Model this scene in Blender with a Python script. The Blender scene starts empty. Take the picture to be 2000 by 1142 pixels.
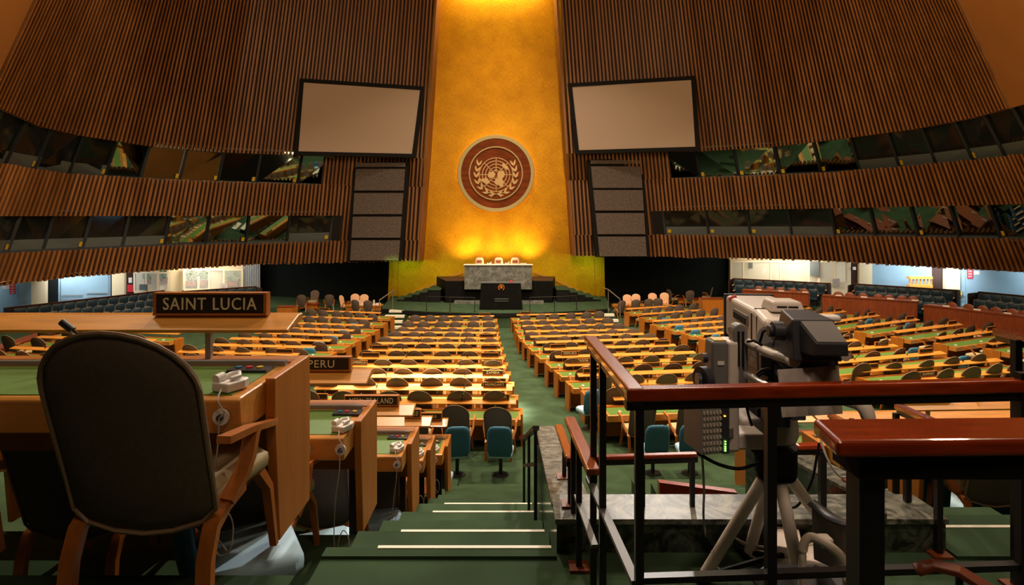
import bpy, math, random
from mathutils import Vector, Matrix
R = random.Random(7)
SC = bpy.context.scene
COL = SC.collection
CZ = 6.05            # eye height above the foot of the stage
F = 1200.0
def P(x, y, d):      # a sight line of the photograph at depth d (metres)
    return Vector(((x-1000.0)/F*d, d, CZ-(y-430.0)/F*d))
def lerp(a, b, t): return a+(b-a)*t
def interp(tab, x):
    if x <= tab[0][0]:
        (x0, y0), (x1, y1) = tab[0], tab[1]
    elif x >= tab[-1][0]:
        (x0, y0), (x1, y1) = tab[-2], tab[-1]
    else:
        for i in range(len(tab)-1):
            if tab[i][0] <= x <= tab[i+1][0]:
                (x0, y0), (x1, y1) = tab[i], tab[i+1]
                break
    return y0+(y1-y0)*(x-x0)/(x1-x0)
CX, CY = -1.0, 38.0   # centre the rows are raked about
def rad(x, y): return math.hypot(x-CX, y-CY)
def h_ledge(r): return 5.11-.0583*(max(r, 5.0)-6.1)
def floor_z(x, y):
    return max(0.0, CZ-(h_ledge(rad(x, y))+.90))
def cone_pt(px, py):
    d = 20.0
    for _ in range(40):
        X = (px-1000)/F*d
        d = lerp(d, h_ledge(rad(X, d))*F/(py-430.0), .6)
    return Vector(((px-1000)/F*d, d))

# ---------------------------------------------------------------- materials
def new_mat(name):
    m = bpy.data.materials.new(name); m.use_nodes = True
    nt = m.node_tree
    return m, nt, nt.nodes['Principled BSDF']
def mat(name, col, rough=.5, metal=0.0, spec=.5, noise=0.0, nscale=8.0, stretch=(1, 1, 1), bump=0.0, emit=None, estr=0.0, coat=0.0, col2=None):
    m, nt, b = new_mat(name)
    c = (*col, 1)
    b.inputs['Base Color'].default_value = c
    b.inputs['Roughness'].default_value = rough
    b.inputs['Metallic'].default_value = metal
    b.inputs['Specular IOR Level'].default_value = spec
    b.inputs['Coat Weight'].default_value = coat
    if emit:
        b.inputs['Emission Color'].default_value = (*emit, 1)
        b.inputs['Emission Strength'].default_value = estr
    if noise or bump:
        tc = nt.nodes.new('ShaderNodeTexCoord'); mp = nt.nodes.new('ShaderNodeMapping')
        mp.inputs['Scale'].default_value = stretch
        n = nt.nodes.new('ShaderNodeTexNoise'); n.inputs['Scale'].default_value = nscale
        n.inputs['Detail'].default_value = 5
        nt.links.new(tc.outputs['Object'], mp.inputs[0]); nt.links.new(mp.outputs[0], n.inputs['Vector'])
        if noise:
            r = nt.nodes.new('ShaderNodeValToRGB')
            k2 = col2 if col2 else tuple(v*(1-noise) for v in col)
            r.color_ramp.elements[0].position = .3; r.color_ramp.elements[1].position = .7
            r.color_ramp.elements[0].color = (*k2, 1); r.color_ramp.elements[1].color = c
            nt.links.new(n.outputs['Fac'], r.inputs[0]); nt.links.new(r.outputs[0], b.inputs['Base Color'])
        if bump:
            bp = nt.nodes.new('ShaderNodeBump'); bp.inputs['Strength'].default_value = bump; bp.inputs['Distance'].default_value = .01
            nt.links.new(n.outputs['Fac'], bp.inputs['Height']); nt.links.new(bp.outputs[0], b.inputs['Normal'])
    return m
M = {}
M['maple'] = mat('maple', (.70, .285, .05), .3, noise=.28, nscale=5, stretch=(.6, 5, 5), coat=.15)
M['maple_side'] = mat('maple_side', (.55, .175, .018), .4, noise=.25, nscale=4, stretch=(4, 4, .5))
M['wood_red'] = mat('wood_red', (.44, .048, .005), .22, noise=.4, nscale=9, stretch=(1, 6, 6), coat=.5)
M['rail_wood'] = mat('rail_wood', (.50, .10, .012), .25, noise=.35, nscale=9, stretch=(6, 1, 6), coat=.4)
M['counter'] = mat('counter', (.28, .055, .012), .45, noise=.4, nscale=4, stretch=(3, 3, .5))
M['slat'] = mat('slat_wood', (.34, .138, .040), .5, noise=.45, nscale=1.2, stretch=(1.5, 1.5, .12), col2=(.20, .072, .018))
M['slat_back'] = mat('slat_back', (.035, .010, .004), .7)
M['plaster'] = mat('brown_plaster', (.36, .14, .035), .6, noise=.15, nscale=.6)
M['green_top'] = mat('green_leather', (.105, .205, .032), .45, noise=.15, nscale=10)
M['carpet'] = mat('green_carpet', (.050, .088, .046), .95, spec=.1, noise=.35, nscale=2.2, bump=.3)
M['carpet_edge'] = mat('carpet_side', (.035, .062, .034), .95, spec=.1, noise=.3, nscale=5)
M['black'] = mat('black_metal', (.012, .009, .011), .4)
M['matte_black'] = mat('matte_black', (.008, .007, .007), .8, spec=.2)
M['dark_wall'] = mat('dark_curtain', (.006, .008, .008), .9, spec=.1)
M['chair_back'] = mat('taupe_fabric', (.148, .10, .074), .8, noise=.2, nscale=60)
M['chair_seat'] = mat('cream_leather', (.55, .43, .24), .5)
M['piping'] = mat('chair_piping', (.32, .2, .12), .5)
M['chair_wood'] = mat('chair_wood', (.5, .15, .02), .35, noise=.3, nscale=8, stretch=(4, 4, 1))
M['blue'] = mat('blue_fabric', (.045, .19, .33), .75, noise=.15, nscale=40)
M['blue_lit'] = mat('lit_blue_fabric', (.45, .68, .86), .6)  # same blue fabric on the seat pads, light painted in as a paler colour
M['navy'] = mat('navy_upholstery', (.018, .042, .068), .5)
M['navy_seam'] = mat('navy_edge', (.10, .17, .22), .5)
M['peach'] = mat('peach_fabric', (.92, .54, .32), .6)
M['sign'] = mat('sign_black', (.018, .008, .006), .4)
M['letter'] = mat('cream_letter', (.95, .86, .62), .5)
M['white'] = mat('white_plastic', (.78, .72, .68), .4)
M['grey'] = mat('grey_metal', (.33, .31, .3), .4, metal=.3)
M['steel'] = mat('steel', (.5, .48, .45), .3, metal=.8)
M['nosing'] = mat('cream_nosing', (.85, .8, .68), .5)
M['cam'] = mat('camera_plastic', (.62, .53, .46), .45)
M['cam_grey'] = mat('camera_grey', (.17, .155, .15), .5)
M['cam_dark'] = mat('camera_dark', (.035, .035, .045), .4)
M['cloth'] = mat('white_cloth', (.46, .40, .37), .8, noise=.3, nscale=6)
M['screen'] = mat('screen_white', (.46, .34, .275), .8)
M['speaker'] = mat('speaker_grille', (.155, .115, .10), .85, noise=.5, nscale=9, bump=.2)
M['beige'] = mat('beige_wall', (.74, .60, .38), .6)
M['blue_wall'] = mat('blue_wall', (.24, .37, .46), .55, noise=.12, nscale=1)
M['cream'] = mat('cream_booth', (.74, .62, .44), .6)
M['red_sign'] = mat('red_sign', (.65, .03, .05), .5)
M['yellow'] = mat('yellow_tag', (.65, .42, .02), .5)
M['plant'] = mat('plant_green', (.07, .16, .03), .7, noise=.5, nscale=8)
M['terracotta'] = mat('terracotta', (.35, .09, .04), .7)
M['curtain'] = mat('grey_curtain', (.42, .44, .48), .7)
M['brass'] = mat('brass', (.62, .45, .2), .35, metal=.55)
M['emblem_wood'] = mat('emblem_wood', (.30, .06, .010), .6, noise=.5, nscale=1.6, stretch=(.6, 1, 3), spec=.2)
M['emblem_gold'] = mat('emblem_gold', (.62, .42, .2), .4, metal=.2)
M['emblem_rim'] = mat('emblem_rim', (.5, .42, .22), .5, metal=.3)
M['copper'] = mat('copper_emblem', (.5, .16, .03), .4, metal=.4)
M['pink_box'] = mat('pale_box', (.62, .5, .44), .6)
M['mullion'] = mat('mullion', (.045, .055, .065), .45)
M['sill'] = mat('booth_sill', (.10, .12, .125), .6)
M['led_green'] = mat('led_green', (.1, .8, .1), .4, emit=(.25, 1, .1), estr=6)
M['led_orange'] = mat('led_orange', (.8, .3, .0), .4, emit=(1, .35, .02), estr=6)
M['halo'] = mat('backlight', (1, .6, .1), .4, emit=(1, .55, .08), estr=14)
M['glass_mirror'] = mat('booth_glass', (.26, .32, .29), .03, metal=1.0, spec=.5)
M['glass_dark'] = mat('booth_glass_dark', (.012, .014, .014), .08, metal=0, spec=.5)
m, nt, b = new_mat('clear_glass'); b.inputs['Base Color'].default_value = (.8, .88, .88, 1); b.inputs['Roughness'].default_value = .05
b.inputs['Transmission Weight'].default_value = 0.0; b.inputs['Alpha'].default_value = .16; M['glass'] = m
# gold leaf wall
m, nt, b = new_mat('gold_leaf'); M['gold'] = m
tc = nt.nodes.new('ShaderNodeTexCoord')
def noi(scale, st, det=6):
    mp = nt.nodes.new('ShaderNodeMapping'); mp.inputs['Scale'].default_value = st
    n = nt.nodes.new('ShaderNodeTexNoise'); n.inputs['Scale'].default_value = scale; n.inputs['Detail'].default_value = det
    nt.links.new(tc.outputs['Object'], mp.inputs[0]); nt.links.new(mp.outputs[0], n.inputs['Vector']); return n
n1 = noi(.9, (1, 1, 1.2)); n2 = noi(9, (3, 1, .5)); n3 = noi(9, (.5, 1, 3))
a1 = nt.nodes.new('ShaderNodeMath'); a1.operation = 'ADD'; nt.links.new(n2.outputs['Fac'], a1.inputs[0]); nt.links.new(n3.outputs['Fac'], a1.inputs[1])
a2 = nt.nodes.new('ShaderNodeMath'); a2.operation = 'MULTIPLY_ADD'; nt.links.new(n1.outputs['Fac'], a2.inputs[0]); a2.inputs[1].default_value = .8; nt.links.new(a1.outputs[0], a2.inputs[2])
r = nt.nodes.new('ShaderNodeValToRGB'); r.color_ramp.elements[0].position = .35*2.6/2.6; r.color_ramp.elements[1].position = .9
mm = nt.nodes.new('ShaderNodeMath'); mm.operation = 'DIVIDE'; nt.links.new(a2.outputs[0], mm.inputs[0]); mm.inputs[1].default_value = 2.1
r.color_ramp.elements[0].color = (.36, .14, .001, 1); r.color_ramp.elements[1].color = (.84, .43, .004, 1)
nt.links.new(mm.outputs[0], r.inputs[0]); nt.links.new(r.outputs[0], b.inputs['Base Color'])
b.inputs['Metallic'].default_value = .55; b.inputs['Roughness'].default_value = .42
bp = nt.nodes.new('ShaderNodeBump'); bp.inputs['Strength'].default_value = .35; bp.inputs['Distance'].default_value = .03
nt.links.new(a1.outputs[0], bp.inputs['Height']); nt.links.new(bp.outputs[0], b.inputs['Normal'])
# marbles
def marble(name, c0, c1, scale, rough, dist=3.0):
    m, nt, b = new_mat(name)
    tc = nt.nodes.new('ShaderNodeTexCoord'); n = nt.nodes.new('ShaderNodeTexNoise')
    n.inputs['Scale'].default_value = scale; n.inputs['Detail'].default_value = 8; n.inputs['Distortion'].default_value = dist
    n.inputs['Roughness'].default_value = .65
    r = nt.nodes.new('ShaderNodeValToRGB'); e = r.color_ramp.elements
    e[0].position = .42; e[0].color = (*c0, 1); e[1].position = .66; e[1].color = (*c1, 1)
    nt.links.new(tc.outputs['Object'], n.inputs['Vector']); nt.links.new(n.outputs['Fac'], r.inputs[0]); nt.links.new(r.outputs[0], b.inputs['Base Color'])
    b.inputs['Roughness'].default_value = rough
    if 'black' in name: b.inputs['Specular IOR Level'].default_value = .12
    return m
M['marble'] = marble('lit_veined_marble', (.03, .035, .025), (.29, .275, .22), 5, .42)  # coping copy of the dark marble, overhead light painted in as paler colour
M['marble_side'] = marble('dark_marble', (.012, .016, .010), (.09, .10, .07), 5, .12)
M['marble_grey'] = marble('grey_marble', (.10, .10, .09), (.24, .24, .21), 3, .4, .6)
M['marble_black'] = marble('black_marble', (.003, .003, .003), (.007, .006, .005), 2, .6)

# ---------------------------------------------------------------- mesh builder
class MB:
    def __init__(s): s.v = []; s.f = []; s.m = []; s.T = None
    def add(s, vs, fs, mi=0):
        o = len(s.v)
        if s.T: vs = [s.T @ Vector(v) for v in vs]
        s.v += [tuple(v) for v in vs]
        for f in fs: s.f.append(tuple(i+o for i in f)); s.m.append(mi)
        return s
    def hexa(s, p, mi=0):   # p: 4 bottom (ccw from above), 4 top
        return s.add(p, [(3, 2, 1, 0), (4, 5, 6, 7), (0, 1, 5, 4), (1, 2, 6, 5), (2, 3, 7, 6), (3, 0, 4, 7)], mi)
    def box(s, x0, x1, y0, y1, z0, z1, mi=0):
        return s.hexa([(x0, y0, z0), (x1, y0, z0), (x1, y1, z0), (x0, y1, z0), (x0, y0, z1), (x1, y0, z1), (x1, y1, z1), (x0, y1, z1)], mi)
    def cbox(s, c, sz, mi=0, rot=None):
        x, y, z = (k/2 for k in sz)
        pts = [Vector(q) for q in ((-x, -y, -z), (x, -y, -z), (x, y, -z), (-x, y, -z), (-x, -y, z), (x, -y, z), (x, y, z), (-x, y, z))]
        if rot is not None: pts = [rot @ q for q in pts]
        return s.hexa([q+Vector(c) for q in pts], mi)
    def prism(s, poly, ext, mi=0):   # polygon (3d pts) extruded by ext
        n = len(poly); e = Vector(ext); a = [Vector(p) for p in poly]
        return s.add(a+[p+e for p in a], [tuple(range(n-1, -1, -1)), tuple(range(n, 2*n))]+[(i, (i+1) % n, n+(i+1) % n, n+i) for i in range(n)], mi)
    def sweep(s, pts, w, h=None, mi=0, n=8, rect=False, up=(0, 0, 1), taper=None):
        pts = [Vector(p) for p in pts]; h = h or w; k = len(pts); vs = []
        nn = 4 if rect else n
        for i, p in enumerate(pts):
            t = (pts[min(i+1, k-1)]-pts[max(i-1, 0)]).normalized()
            u = Vector(up)
            a = t.cross(u)
            if a.length < .05: a = t.cross(Vector((0, 1, 0))); 
            a.normalize(); b = a.cross(t).normalized()
            sc = lerp(1, taper, i/(k-1)) if taper else 1
            for j in range(nn):
                if rect:
                    q = ((-.5, -.5), (.5, -.5), (.5, .5), (-.5, .5))[j]
                    vs.append(p+a*q[0]*w*sc+b*q[1]*h*sc)
                else:
                    an = 2*math.pi*j/nn
                    vs.append(p+a*math.cos(an)*w*sc+b*math.sin(an)*h*sc)
        fs = []
        for i in range(k-1):
            for j in range(nn):
                fs.append((i*nn+j, i*nn+(j+1) % nn, (i+1)*nn+(j+1) % nn, (i+1)*nn+j))
        fs.append(tuple(range(nn-1, -1, -1))); fs.append(tuple((k-1)*nn+j for j in range(nn)))
        return s.add(vs, fs, mi)
    def cyl(s, a, b, r, mi=0, n=12, r2=None):
        return s.sweep([a, b], r, r, mi, n, taper=(r2/r if r2 is not None else None))
    def ring(s, c, r0, r1, y0, y1, mi=0, n=48, a0=0, a1=2*math.pi):  # annulus in XZ plane, thickness along y
        vs = []; full = abs(a1-a0-2*math.pi) < 1e-6
        for i in range(n if full else n+1):
            a = a0+(a1-a0)*i/n; ca, sa = math.cos(a), math.sin(a)
            for (r_, y_) in ((r0, y0), (r1, y0), (r1, y1), (r0, y1)): vs.append((c[0]+r_*ca, c[1]+y_, c[2]+r_*sa))
        k = n if full else n+1; fs = []
        for i in range(n):
            j = (i+1) % k
            for q in range(4): fs.append((i*4+q, j*4+q, j*4+(q+1) % 4, i*4+(q+1) % 4))
        return s.add(vs, fs, mi)
    def disc(s, c, r, y0, y1, mi=0, n=40):
        return s.prism([(c[0]+r*math.cos(2*math.pi*i/n), c[1]+y0, c[2]+r*math.sin(2*math.pi*i/n)) for i in range(n)], (0, y1-y0, 0), mi)
    def pillow(s, outline, t, curve=0.0, mi=0, tilt=0.0, z0=0.0, prof=None):
        # outline in local (x,z); cushion thick along y, bulged both sides
        n = len(outline); cx = sum(p[0] for p in outline)/n; cz = sum(p[1] for p in outline)/n
        prof = prof or [(0.0, -.5), (.55, -.5), (.88, -.42), (.98, -.2), (1, 0), (.98, .2), (.88, .42), (.55, .5), (0.0, .5)]
        vs = []; fs = []
        for (k, yy) in prof:
            if k == 0: vs.append((cx, yy, cz)); continue
            for (x, z) in outline: vs.append((cx+(x-cx)*k, yy, cz+(z-cz)*k))
        out = []
        for (x, yy, z) in vs: out.append((x, yy*t+curve*x*x-(z-z0)*tilt, z))
        m_ = len(prof)-2
        for j in range(n): fs.append((0, 1+(j+1) % n, 1+j))
        for i in range(m_-1):
            for j in range(n):
                a = 1+i*n; b_ = 1+(i+1)*n
                fs.append((a+j, a+(j+1) % n, b_+(j+1) % n, b_+j))
        last = len(vs)-1; a = 1+(m_-1)*n
        for j in range(n): fs.append((a+j, a+(j+1) % n, last))
        return s.add(out, fs, mi)
    def mesh(s, name, mats, smooth=None):
        me = bpy.data.meshes.new(name); me.from_pydata(s.v, [], s.f)
        for k in (mats if isinstance(mats, (list, tuple)) else [mats]): me.materials.append(M[k])
        for p, mi in zip(me.polygons, s.m): p.material_index = mi
        me.validate()
        import bmesh
        bm = bmesh.new(); bm.from_mesh(me); bmesh.ops.recalc_face_normals(bm, faces=bm.faces); bm.to_mesh(me); bm.free()
        if smooth:
            for p in me.polygons: p.use_smooth = True
            me.set_sharp_from_angle(angle=math.radians(smooth))
        return me
    def obj(s, name, mats, parent=None, smooth=None, loc=None, bevel=0):
        o = bpy.data.objects.new(name, s.mesh(name, mats, smooth)); COL.objects.link(o)
        if parent is not None: o.parent = parent
        if loc is not None: o.location = loc
        if bevel:
            b_ = o.modifiers.new('bevel', 'BEVEL'); b_.width = bevel; b_.segments = 3; b_.limit_method = 'ANGLE'
        return o
def smooth_pts(pts, k=5):
    P2 = [Vector(p) for p in pts]; out = []
    for i in range(len(P2)-1):
        p0, p1, p2, p3 = P2[max(i-1, 0)], P2[i], P2[i+1], P2[min(i+2, len(P2)-1)]
        for q in range(k):
            t = q/k; out.append(.5*((2*p1)+(-p0+p2)*t+(2*p0-5*p1+4*p2-p3)*t*t+(-p0+3*p1-3*p2+p3)*t**3))
    return out+[P2[-1]]
def tag(o, label=None, cat=None, group=None, kind=None):
    if label: o['label'] = label
    if cat: o['category'] = cat
    if group: o['group'] = group
    if kind: o['kind'] = kind
    return o
def empty(name, loc, rz=0.0, label=None, cat=None, group=None):
    o = bpy.data.objects.new(name, None); COL.objects.link(o); o.empty_display_size = .1
    o.location = loc; o.rotation_euler = (0, 0, rz)
    return tag(o, label, cat, group)
def struct(o): o['kind'] = 'structure'; return o
def copy_tree(o, parent=None):
    c = o.copy(); COL.objects.link(c); c.parent = parent
    for ch in list(o.children): copy_tree(ch, c)
    return c
def inst(name, me, parent=None, loc=(0, 0, 0), rz=0.0):
    o = bpy.data.objects.new(name, me); COL.objects.link(o); o.parent = parent; o.location = loc; o.rotation_euler = (0, 0, rz); return o
_txt = {}
def text_mesh(txt, height, width=None, depth=.004, matname='letter'):
    key = (txt, height, width, matname)
    if key in _txt: return _txt[key]
    cu = bpy.data.curves.new('lettering', 'FONT'); cu.body = txt; cu.align_x = 'CENTER'; cu.align_y = 'CENTER'
    cu.extrude = depth; cu.size = 1; cu.space_character = 1.12; cu.resolution_u = 3
    tmp = bpy.data.objects.new('tmp', cu); COL.objects.link(tmp)
    bpy.context.view_layer.update()
    me = bpy.data.meshes.new_from_object(tmp)
    xs = [v.co.x for v in me.vertices]; ys = [v.co.y for v in me.vertices]
    cx, cy = (min(xs)+max(xs))/2, (min(ys)+max(ys))/2; sy = height/(max(ys)-min(ys)); sx = sy
    if width: sx = width/(max(xs)-min(xs))
    for v in me.vertices:
        x, y, z = v.co; v.co = ((x-cx)*sx, -z, (y-cy)*sy)
    me.materials.clear(); me.materials.append(M[matname])
    bpy.data.objects.remove(tmp); bpy.data.curves.remove(cu)
    me.name = 'lettering'
    _txt[key] = me; return me
ORD = ['nearest', 'second', 'third', 'fourth', 'fifth', 'sixth', 'seventh', 'eighth', 'ninth', 'tenth', 'eleventh', 'twelfth', 'thirteenth', 'fourteenth', 'fifteenth']
ORDR = ['front']+ORD[1:]
# ================================================================ side walls (slatted, leaning in, following the oval of the hall)
LEAN = [(100, .06), (125, .065), (425, .134), (560, .195), (670, .27), (770, .36), (837, .42), (950, .5), (1200, .62)]
YL = {
 -1: {'A': [(10, 217), (75, 247), (150, 264), (300, 287), (440, 298), (570, 303), (860, 310)],
      'B': [(-200, 296), (0, 320), (144, 341), (300, 350), (440, 356), (655, 362), (860, 366)],
      'C': [(-200, 424), (0, 422), (650, 421), (860, 421)],
      'D': [(-200, 505), (0, 495), (330, 480), (645, 471), (860, 469)],
      'E': [(-300, 625), (0, 556), (150, 539), (340, 525), (510, 515), (680, 511), (860, 508)]},
 1: {'A': [(1080, 300), (1365, 296), (1500, 288), (1640, 272), (1790, 252), (1900, 231), (2000, 204), (2100, 172)],
     'B': [(1080, 353), (1284, 350), (1500, 343), (1640, 336), (1790, 324), (1940, 309), (2000, 301), (2200, 272)],
     'C': [(1080, 413), (1295, 412), (1610, 407), (1940, 400), (2200, 393)],
     'D': [(1080, 459), (1300, 459), (1610, 460), (2000, 467), (2200, 473)],
     'E': [(1080, 499), (1265, 500), (1430, 503), (1600, 508), (1790, 519), (2000, 531), (2300, 570)]}}
HL = {-1: {'A': 4.02, 'B': 2.21, 'E': -2.70}, 1: {'A': 4.27, 'B': 2.60, 'E': -2.33}}
FX = {-1: (('A', 570), ('B', 657), ('E', 680)), 1: (('A', 1365), ('B', 1284), ('E', 1265))}
def slat_px(s, q0, y): return 970+s*(q0+interp(LEAN, q0)*y)
_cache = {}
def wall_node(s, q0):
    key = (s, round(q0, 2))
    if key in _cache: return _cache[key]
    res = {}
    for L in 'ABCDE':
        y = 300.0
        for _ in range(12): y = interp(YL[s][L], slat_px(s, q0, y))
        res[L] = [slat_px(s, q0, y), y]
    for L in 'ABE':
        x, y = res[L]
        d = HL[s][L]*F/(430-y)
        res[L].append(min(40.2, max(16, d)))
    for L in 'CD':
        yb, ye = res['B'][1], res['E'][1]; t = (res[L][1]-yb)/(ye-yb)
        res[L].append(1/lerp(1/res['B'][2], 1/res['E'][2], t))
    dA = res['A'][2]
    k = interp([(125, 1.0), (300, .985), (700, .95), (1200, .93)], q0)
    res['T'] = [slat_px(s, q0, -95), -95, dA*k]
    _cache[key] = res; return res
def wall_pt(s, q0, L, push=0.0, dy=0.0):
    x, y, d = wall_node(s, q0)[L]
    if dy: y += dy; x = slat_px(s, q0, y)
    return P(x, y, d*(1+push))
def band(s, q_a, q_b, top, bot, teeth=0.0, tt=0.0, step=7.0):
    """backing sheet plus every slat of one stretch of wall, one mesh"""
    mb = MB(); n = int((q_b-q_a)/step)
    qs = [q_a+(q_b-q_a)*i/n for i in range(n+1)]
    vs = []
    for q in qs: vs += [wall_pt(s, q, top, .006), wall_pt(s, q, bot, .006)]
    mb.add(vs, [(2*i, 2*i+1, 2*i+3, 2*i+2) for i in range(n)], 1)
    for i in range(n):
        w = R.uniform(.42, .57); a, b_ = qs[i]+step*.1, qs[i]+step*(.1+w)
        j1 = R.uniform(-teeth, teeth)+teeth; j0 = -R.uniform(0, tt)
        pr = .0035+.0008*R.random()
        T0, T1 = wall_pt(s, a, top, 0, j0), wall_pt(s, b_, top, 0, j0)
        B0, B1 = wall_pt(s, a, bot, 0, j1), wall_pt(s, b_, bot, 0, j1)
        c = Vector((0, 0, CZ))
        def pull(p): # towards the room: slats stand proud of the sheet
            nrm = Vector((-p.x, 14-p.y, 0)).normalized(); return p+nrm*.11
        t0, t1, b0, b1 = pull(T0), pull(T1), pull(B0), pull(B1)
        def outw(p):
            nrm = Vector((-p.x, 14-p.y, 0)).normalized(); return p-nrm*.12
        T0, T1, B0, B1 = outw(T0), outw(T1), outw(B0), outw(B1)
        mb.hexa([b0, b1, B1, B0, t0, t1, T1, T0], 0)
    return mb
for s, side in ((-1, 'left'), (1, 'right')):
    qi = 125; QO = 905
    struct(band(s, qi, QO, 'T', 'A').obj('wall_'+side, ['slat', 'slat_back']))
    struct(band(s, qi-2, 305, 'A', 'B').obj('wall_'+side, ['slat', 'slat_back']))
    struct(band(s, qi-4, 262, 'B', 'D').obj('wall_'+side, ['slat', 'slat_back']))
    struct(band(s, 262, QO+150, 'B', 'C', tt=2.5).obj('wall_'+side, ['slat', 'slat_back']))
    struct(band(s, qi-6, QO+200, 'D', 'E', teeth=1.3, tt=2.0).obj('wall_'+side, ['slat', 'slat_back']))
    # smooth plaster beyond the last slat
    mb = MB(); n = 14; vs = []
    for i in range(n+1):
        q = QO+(300*i/n); vs += [wall_pt(s, q, 'T'), wall_pt(s, q, 'A')]
    mb.add(vs, [(2*i, 2*i+1, 2*i+3, 2*i+2) for i in range(n)])
    struct(mb.obj('wall_'+side, 'plaster', smooth=60))
    # wood return at the inner edge beside the gold wall
    mb = MB(); pts = [wall_pt(s, qi-6, L) for L in ('E', 'D', 'B', 'A', 'T')]
    for a, b_ in zip(pts, pts[1:]):
        o = Vector((0, 2.2, 0)); w = Vector((-s*.07, 0, 0))
        mb.hexa([a+w, a-w, a-w+o, a+w+o, b_+w, b_-w, b_-w+o, b_+w+o])
    struct(mb.obj('trim_'+side, 'slat'))
# ---- interpreters' windows
UP = {-1: [657, 585, 505, 431, 357, 282, 214, 144, 79, 24, -30, -80], 1: [1284, 1363, 1438, 1518, 1597, 1672, 1748, 1818, 1888, 1950, 2010, 2065]}
LO = {-1: [645, 562, 482, 403, 324, 242, 165, 88, 21, -50], 1: [1299, 1383, 1464, 1545, 1629, 1708, 1791, 1870, 1950, 2030]}
def q_at(s, x, L):  # slat parameter passing through pixel column x at a level
    lo, hi = 100.0, 1150.0
    for _ in range(30):
        m_ = (lo+hi)/2
        if (wall_node(s, m_)[L][0]-x)*s < 0: lo = m_
        else: hi = m_
    return (lo+hi)/2
wn = 0
def inner(p, k): 
    nrm = Vector((-p.x, 14-p.y, 0)).normalized(); return p+nrm*k
for s in (-1, 1):
    for (tab, top, bot, darkset) in ((UP, 'A', 'B', {-1: {6, 7, 8, 9, 10}, 1: {5, 6, 7, 8, 9, 10}}), (LO, 'C', 'D', {-1: {0, 4, 5, 6, 7, 8}, 1: {0, 1, 2, 3}})):
        xs = tab[s]
        for i in range(len(xs)-1):
            qa, qb = q_at(s, xs[i], bot), q_at(s, xs[i+1], bot); wn += 1
            dark = i in darkset[s]
            kb, kt = (.80, .14) if top == 'A' else (.34, .18)
            a0, b0 = inner(wall_pt(s, qa, bot), -kb), inner(wall_pt(s, qb, bot), -kb)
            a1, b1 = inner(wall_pt(s, qa, top), -kt), inner(wall_pt(s, qb, top), -kt)
            up = Vector((0, 0, .25)); a1 = a1+up; b1 = b1+up
            fr = MB()
            for (p0, p1) in ((a0, a1), (b0, b1)): fr.sweep([p0, p1], .12, .14, rect=True)
            fr.sweep([a0, b0], .16, .22, rect=True); fr.sweep([a1, b1], .1, .1, rect=True)
            w = struct(fr.obj('window_%d' % wn, 'mullion'))
            pane = MB(); o = inner(a0, -.5)-a0
            pane.prism([a0+o*.1, b0+o*.1, b1+o*.1, a1+o*.1], o*.05)
            pane.obj('pane', 'glass_dark' if dark else 'glass_mirror', w)
            if dark:
                sl = MB(); k = .30
                sl.hexa([a0, b0, b0+o*.09, a0+o*.09, a0.lerp(a1, k), b0.lerp(b1, k), b0.lerp(b1, k)+o*.09, a0.lerp(a1, k)+o*.09])
                sl.obj('sill', 'sill', w)
            if (top == 'A' and (i < 5 or i % 2 == 0)) or (top == 'C' and i % 2 == 0) or (top == 'C' and s == 1 and i in (0, 1)):
                tg = MB(); c = lerp(.06, .06, 0)
                p0, p1 = a0.lerp(b0, .06 if s > 0 else .05), a0.lerp(b0, .14 if s > 0 else .13); v = (a1-a0)
                n_ = -o*.12
                q = [p0+v*.08+n_, p1+v*.08+n_, p1+v*.20+n_, p0+v*.20+n_]
                tg.prism(q, n_*.3); tg.obj('number_tag', 'yellow', w)
# ---- front: gold wall, dark recesses
def wallquad(name, pts, m_, ext=(0, .2, 0)):
    mb = MB(); mb.prism(pts, ext); return struct(mb.obj(name, m_))
DG = 42.0
wallquad('wall_front', [P(758, 592, DG), P(1182, 592, DG), P(1168, -110, DG), P(776, -110, DG)], 'gold')
for (xa, xb, nm) in ((757, 763, 'trim_left'), (1178, 1183, 'trim_right')):
    wallquad(nm, [P(xa, 594, DG-.05), P(xb, 594, DG-.05), P(xb+(5 if xa < 900 else -5), 470, DG-.05), P(xa+(5 if xa < 900 else -5), 470, DG-.05)], 'gold', (0, .3, 0))
for x in (776, 1163):
    mb = MB(); mb.sweep([P(x, 588, DG-.03), P(x+(2 if x < 900 else -2), 500, DG-.03)], .03, .03, rect=True); struct(mb.obj('trim_1', 'maple_side'))
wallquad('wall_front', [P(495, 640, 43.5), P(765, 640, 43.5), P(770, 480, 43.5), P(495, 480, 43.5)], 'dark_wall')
wallquad('wall_front', [P(1175, 640, 43.5), P(1440, 640, 43.5), P(1440, 470, 43.5), P(1170, 470, 43.5)], 'dark_wall')
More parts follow.
